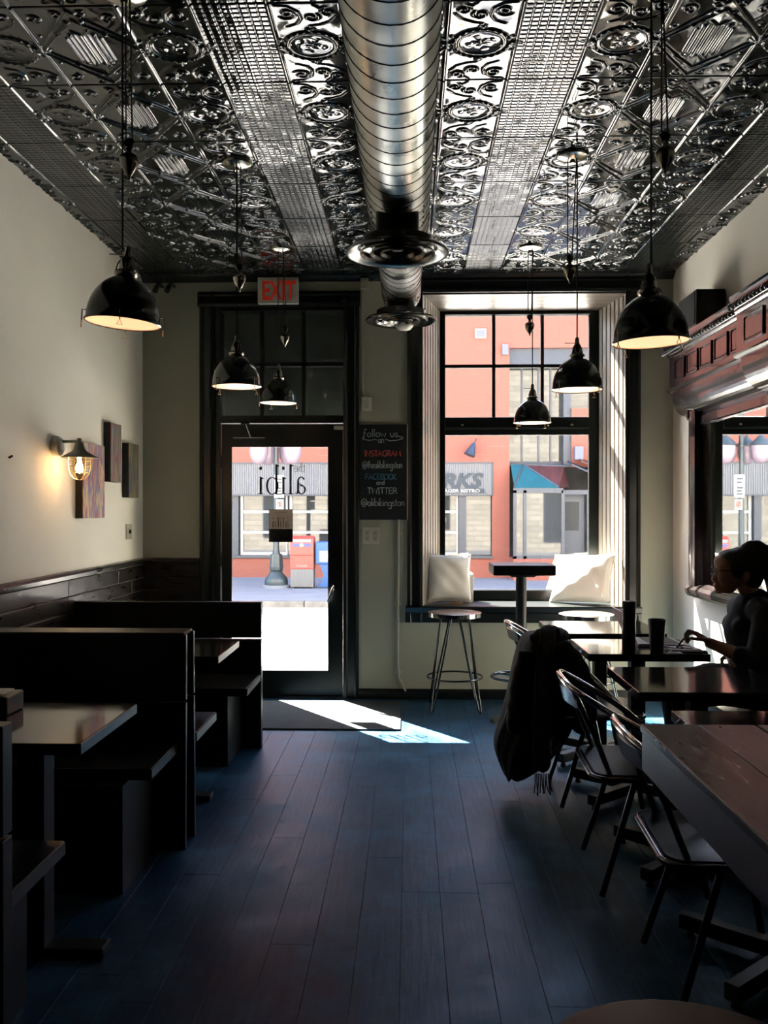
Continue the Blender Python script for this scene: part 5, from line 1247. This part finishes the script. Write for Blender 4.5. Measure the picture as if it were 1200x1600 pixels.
hand(b_, far[-1], (-.15, -.95, -.15), (0, 0, 1), -1, [(.1, .35, .25)]*4)
body = remesh(b_, 'body', 'skin', pe, .0042, 3)
# top: torso and short sleeves
b_ = MB()
limb(b_, [(1.735, Yp, .975), (1.722, Yp, .925), (1.700, Yp, .835), (1.735, Yp, .66), (1.757, Yp, .565)], [.070, .115, .128, .118, .122], 20)
for s_ in (-1, 1):
    limb(b_, [(1.715, Yp+s_*.09, .935), (1.715, Yp+s_*.165, .93)], [.075, .066])
    b_.ell((1.638, Yp+s_*.062, .855), .054, .056, .058, 16, 10)
    A = near if s_ < 0 else far
    e_ = Vector(A[1])*.92+Vector(A[0])*.08
    limb(b_, [A[0], e_], [.066, .054])
    limb(b_, [e_, A[1], Vector(A[1])*.66+Vector(A[2])*.34], [.058, .056, .046])
b_.cyl((HX+.082, Yp, HZ-.20), (HX+.070, Yp, HZ-.135), .075, .058, 18)
remesh(b_, 'shirt', 'shirt', pe, .007, 6)
b_ = MB()
for s_ in (-1, 1):
    limb(b_, [(1.75, Yp+s_*.085, .55), (1.53, Yp+s_*.09, .565), (1.345, Yp+s_*.095, .53)], [.104, .090, .068])
    limb(b_, [(1.345, Yp+s_*.095, .525), (1.37, Yp+s_*.095, .30), (1.375, Yp+s_*.095, .10)], [.066, .060, .050])
remesh(b_, 'trousers', 'trousers', pe, .009, 5)
b_ = MB()
for s_ in (-1, 1): limb(b_, [(1.392, Yp+s_*.095, .060), (1.31, Yp+s_*.10, .043), (1.25, Yp+s_*.105, .038)], [.046, .042, .034])
remesh(b_, 'shoes', 'black_plastic', pe, .008, 3)
# hair: cap pulled back, ponytail arching up and down the back
b_ = MB()
b_.ell((HX+.022, Yp, HZ+.028), .102, .082, .098, 24, 16)
b_.ell((HX-.026, Yp, HZ+.064), .080, .070, .050, 20, 12)
b_.ell((HX+.055, Yp, HZ-.015), .068, .072, .085, 20, 12)
for s_ in (-1, 1): b_.ell((HX-.018, Yp+s_*.060, HZ+.02), .045, .022, .055, 14, 10)
cap = remesh(b_, 'hair', 'hair', pe, .006, 4)
b_ = MB()
tail = [(HX+.028, Yp-.01, HZ+.118), (HX+.050, Yp-.02, HZ+.132), (HX+.085, Yp-.025, HZ+.128), (HX+.115, Yp-.03, HZ+.095), (HX+.150, Yp-.03, HZ+.03), (HX+.175, Yp-.03, HZ-.06), (HX+.185, Yp-.03, HZ-.16), (HX+.180, Yp-.03, HZ-.24)]
limb(b_, tail, [.022, .024, .030, .042, .052, .052, .045, .018])
limb(b_, [(HX+.022, Yp-.01, HZ+.10), (HX+.04, Yp-.015, HZ+.118)], [.026, .022])
remesh(b_, 'ponytail', 'hair', pe, .006, 5)
g_ = MB()
for s_ in (-1, 1):
    g_.tube([(HX-.122+.004*math.cos(a), Yp+s_*.034+.026*math.cos(a), HZ+.002+.019*math.sin(a)) for a in [2*PI*i/20 for i in range(20)]], .0022, 5, closed=True)
    g_.tube([(HX-.120, Yp+s_*.060, HZ+.008), (HX-.06, Yp+s_*.078, HZ+.008), (HX+.012, Yp+s_*.080, HZ+.004), (HX+.028, Yp+s_*.078, HZ-.018)], .0022, 5)
g_.tube([(HX-.124, Yp-.008, HZ+.006), (HX-.129, Yp, HZ+.009), (HX-.124, Yp+.008, HZ+.006)], .002, 5)
g_.build('glasses', 'black_plastic', pe)
hp = Vector(near[-1])+Vector((-.115, .03, .005))
pn = MB().cyl(hp+Vector((-.035, .01, -.040)), hp+Vector((.03, -.01, .055)), .0045, n=8).build('pen', 'black_plastic', None, tuple(hp)); tag(pn, 'dark pen held in the raised hand of the seated person', 'pen')
